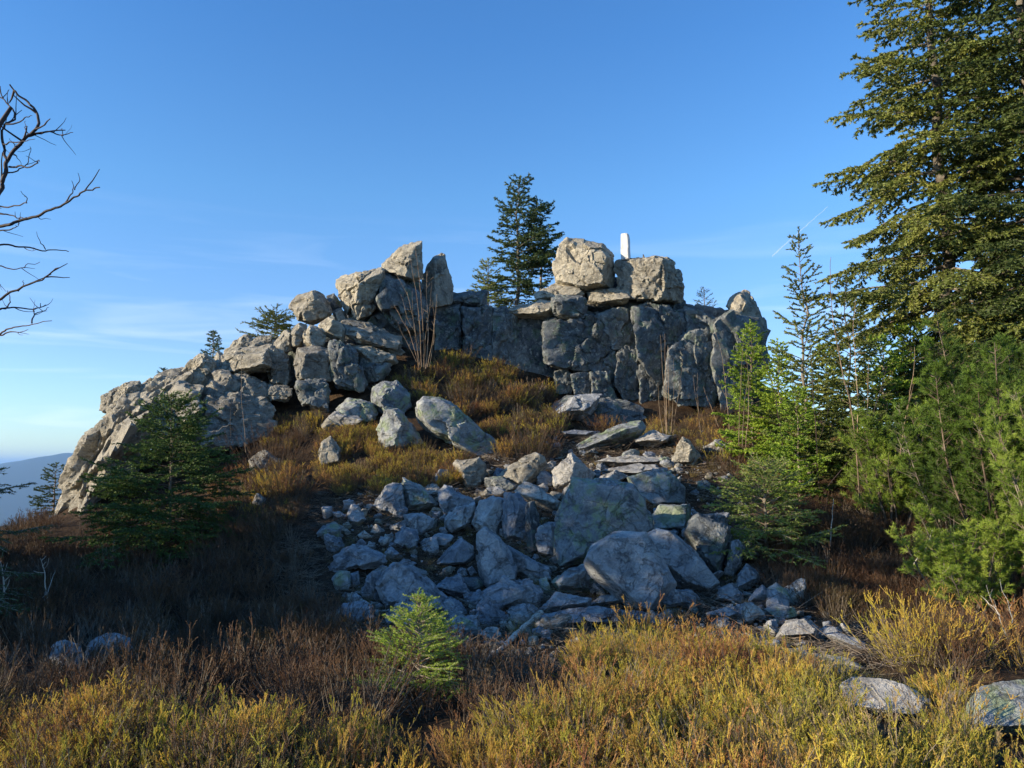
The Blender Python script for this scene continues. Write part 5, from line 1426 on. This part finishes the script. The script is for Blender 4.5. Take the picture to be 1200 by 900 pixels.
field("heather", "rusty heather and grass on the bank below the right end of the cliff", HB + HG[:1] + GR + GR, [((760, 490), (850, 480), (960, 500), (1060, 540), (1060, 590), (960, 590), (850, 560), (800, 535), (760, 515))],
      6500, 6, (2, 9), (10, 19), (.5, .85))
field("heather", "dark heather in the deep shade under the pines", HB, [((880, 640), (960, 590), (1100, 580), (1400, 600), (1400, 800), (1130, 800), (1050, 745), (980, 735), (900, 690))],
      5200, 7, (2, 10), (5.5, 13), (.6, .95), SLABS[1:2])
field("dry_grass", "thin straw grass along the path and on the terrace among the stones", GR, [((380, 600), (500, 580), (620, 500), (800, 500), (860, 560), (880, 700), (1000, 760), (700, 760), (380, 720)), ((980, 770), (1180, 760), (1180, 850), (960, 820))],
      1500, 8, (-4, 5), (5, 17), (.4, .8))
def rubble():
    pr = []
    for k in range(10):
        rg = np.random.default_rng(900 + k)
        ang = np.sort(rg.uniform(0, 2 * math.pi, 7))
        px = hull2(np.stack([600 + 50 * np.cos(ang) * rg.uniform(.8, 1.2), 450 + 36 * np.sin(ang)], -1))
        X, T, c = make_rock(px, 10.0, thick=.8, seed=900 + k, level=4, rough=1.4)
        pr.append(proto("stone_chip", tri_mesh("stone_chip", X / np.ptp(X[:, 0]), T, M[('boulder', 'crag', 'pale')[k % 3]], smooth=True)))
    p = sample([((395, 610), (430, 570), (620, 505), (830, 505), (860, 560), (890, 640), (1020, 740), (980, 770), (800, 760), (560, 790), (420, 750), (390, 680))], 7000, 61, (-5, 5), (6.5, 16.5))
    rg = np.random.default_rng(62)
    s = .025 + .15 * rg.random(len(p)) ** 5
    scatter("rubble", "small loose stones and chips filling the gaps of the boulder field", pr, p + np.stack([0 * s, 0 * s, s * .1], -1), s, 63)
    # dead twigs and stalks lying on the bare soil
    g = Geo(); rg = np.random.default_rng(64)
    a = rg.normal(size=(14, 3)) * [.1, .1, .012]; sticks(g, a, a + rg.normal(size=(14, 3)) * [.10, .10, .02], .0022, .0014)
    tw = proto("litter_twigs", g.mesh("litter_twigs", M['heather_wood']))
    p = sample([((300, 560), (400, 560), (620, 505), (860, 505), (900, 560), (890, 640), (1100, 770), (1000, 800), (600, 800), (380, 760), (280, 600))], 7000, 65, (-5, 5), (5.5, 16.5), avoid=False)
    scatter("twig_litter", "dead stalks and twigs lying on the dark soil between the stones", [tw], p + [0, 0, .02], rg.uniform(.6, 1.5, len(p)), 66)
rubble()

def bush(name, label, loc, n, h, spread, mat, seed, cat="heather bush", leafy=1.0, lean=.8):
    me = clump(name, seed, [M['heather_wood'], M[mat]], nst=n, h=h, spread=spread, leafy=leafy, lean=lean, shoot_l=.08, klow=1)
    o = link(name, me, None, Vector(loc) - Vector((0, 0, .22 * h)))
    return tag(o, label, cat)
bush("heather_bush", "tall tussock of heather glowing orange at its top, right of the low stones", on_ground(1082, 775, 6.6), 150, .62, .42, 'heather', 301)
bush("heather_bush", "yellow heather tussock cut by the right edge above the greenish slab", on_ground(1215, 770, 6.3), 130, .62, .36, 'heather', 302)
bush("heather_bush", "brown heather bush sunlit below the dark crag blocks", on_ground(322, 540, 14.3), 170, .95, .75, 'heather_brown', 303)
bush("heather_bush", "green and straw tussock at the foot of the brown heather bush", on_ground(338, 590, 13.0), 120, .55, .5, 'heather', 304)
bush("heather_bush", "small yellow tuft on the ledge before the lower cliff blocks", on_ground(692, 476, 17.2), 60, .42, .3, 'heather', 305)
bush("heather_bush", "wide yellow tuft below the small one, behind the tilted slab", on_ground(706, 502, 16.4), 110, .48, .55, 'heather', 306)
bush("heather_bush", "grey leggy heather bush at the right flank of the mound", on_ground(622, 535, 14.3), 120, .8, .5, 'heather_brown', 307)
bush("heather_bush", "tall heather bush crowning the mound beside the bare saplings", on_ground(545, 448, 16.4), 160, .6, .7, 'heather_brown', 308)
bush("grass_tuft", "brown dry tuft growing before the large rounded boulder", on_ground(733, 718, 8.3), 40, .3, .12, 'heather_brown', 309, "tuft")
bush("grass_tuft", "tall dry sprigs rising from the golden heather before the long smooth slab", on_ground(830, 755, 7.4), 26, .46, .16, 'heather', 310, "tuft")

# the short vapour trail in the sky, eleven kilometres up
def contrail():
    a, b_ = ray(905, 300), ray(970, 242)
    D = 26000.0
    A, B = CAM + a * D, CAM + b_ * D
    g = Geo(); n = 24
    pts = A + (B - A) * np.linspace(0, 1, n)[:, None] + np.random.default_rng(9).normal(0, 6, (n, 3))
    c = pts[0].copy()
    tube(g, pts - c, np.linspace(20, 8, n), 8)
    m, nn, l = new_mat("contrail_vapour")
    out = nn.new("ShaderNodeOutputMaterial"); d = nn.new("ShaderNodeBsdfDiffuse"); t = nn.new("ShaderNodeBsdfTransparent"); mx = nn.new("ShaderNodeMixShader")
    d.inputs["Color"].default_value = (.9, .9, .9, 1); mx.inputs[0].default_value = .16
    l.new(t.outputs[0], mx.inputs[1]); l.new(d.outputs[0], mx.inputs[2]); l.new(mx.outputs[0], out.inputs[0])
    o = link("contrail", g.mesh("contrail", m, True), None, c)
    tag(o, "short thin vapour trail in the blue sky left of the tall spruce", "contrail")
contrail()
build_haze()
_st = {}
for o in COL.objects:
    if o.type == 'MESH':
        k = o.name.split('.')[0]; _st[k] = _st.get(k, 0) + len(o.data.polygons)
print("STAT", sorted(_st.items(), key=lambda q: -q[1])[:22])
print("TRIS", TRIS, sum(TRIS.values()), "total", sum(len(o.data.polygons) for o in COL.objects if o.type == 'MESH'))
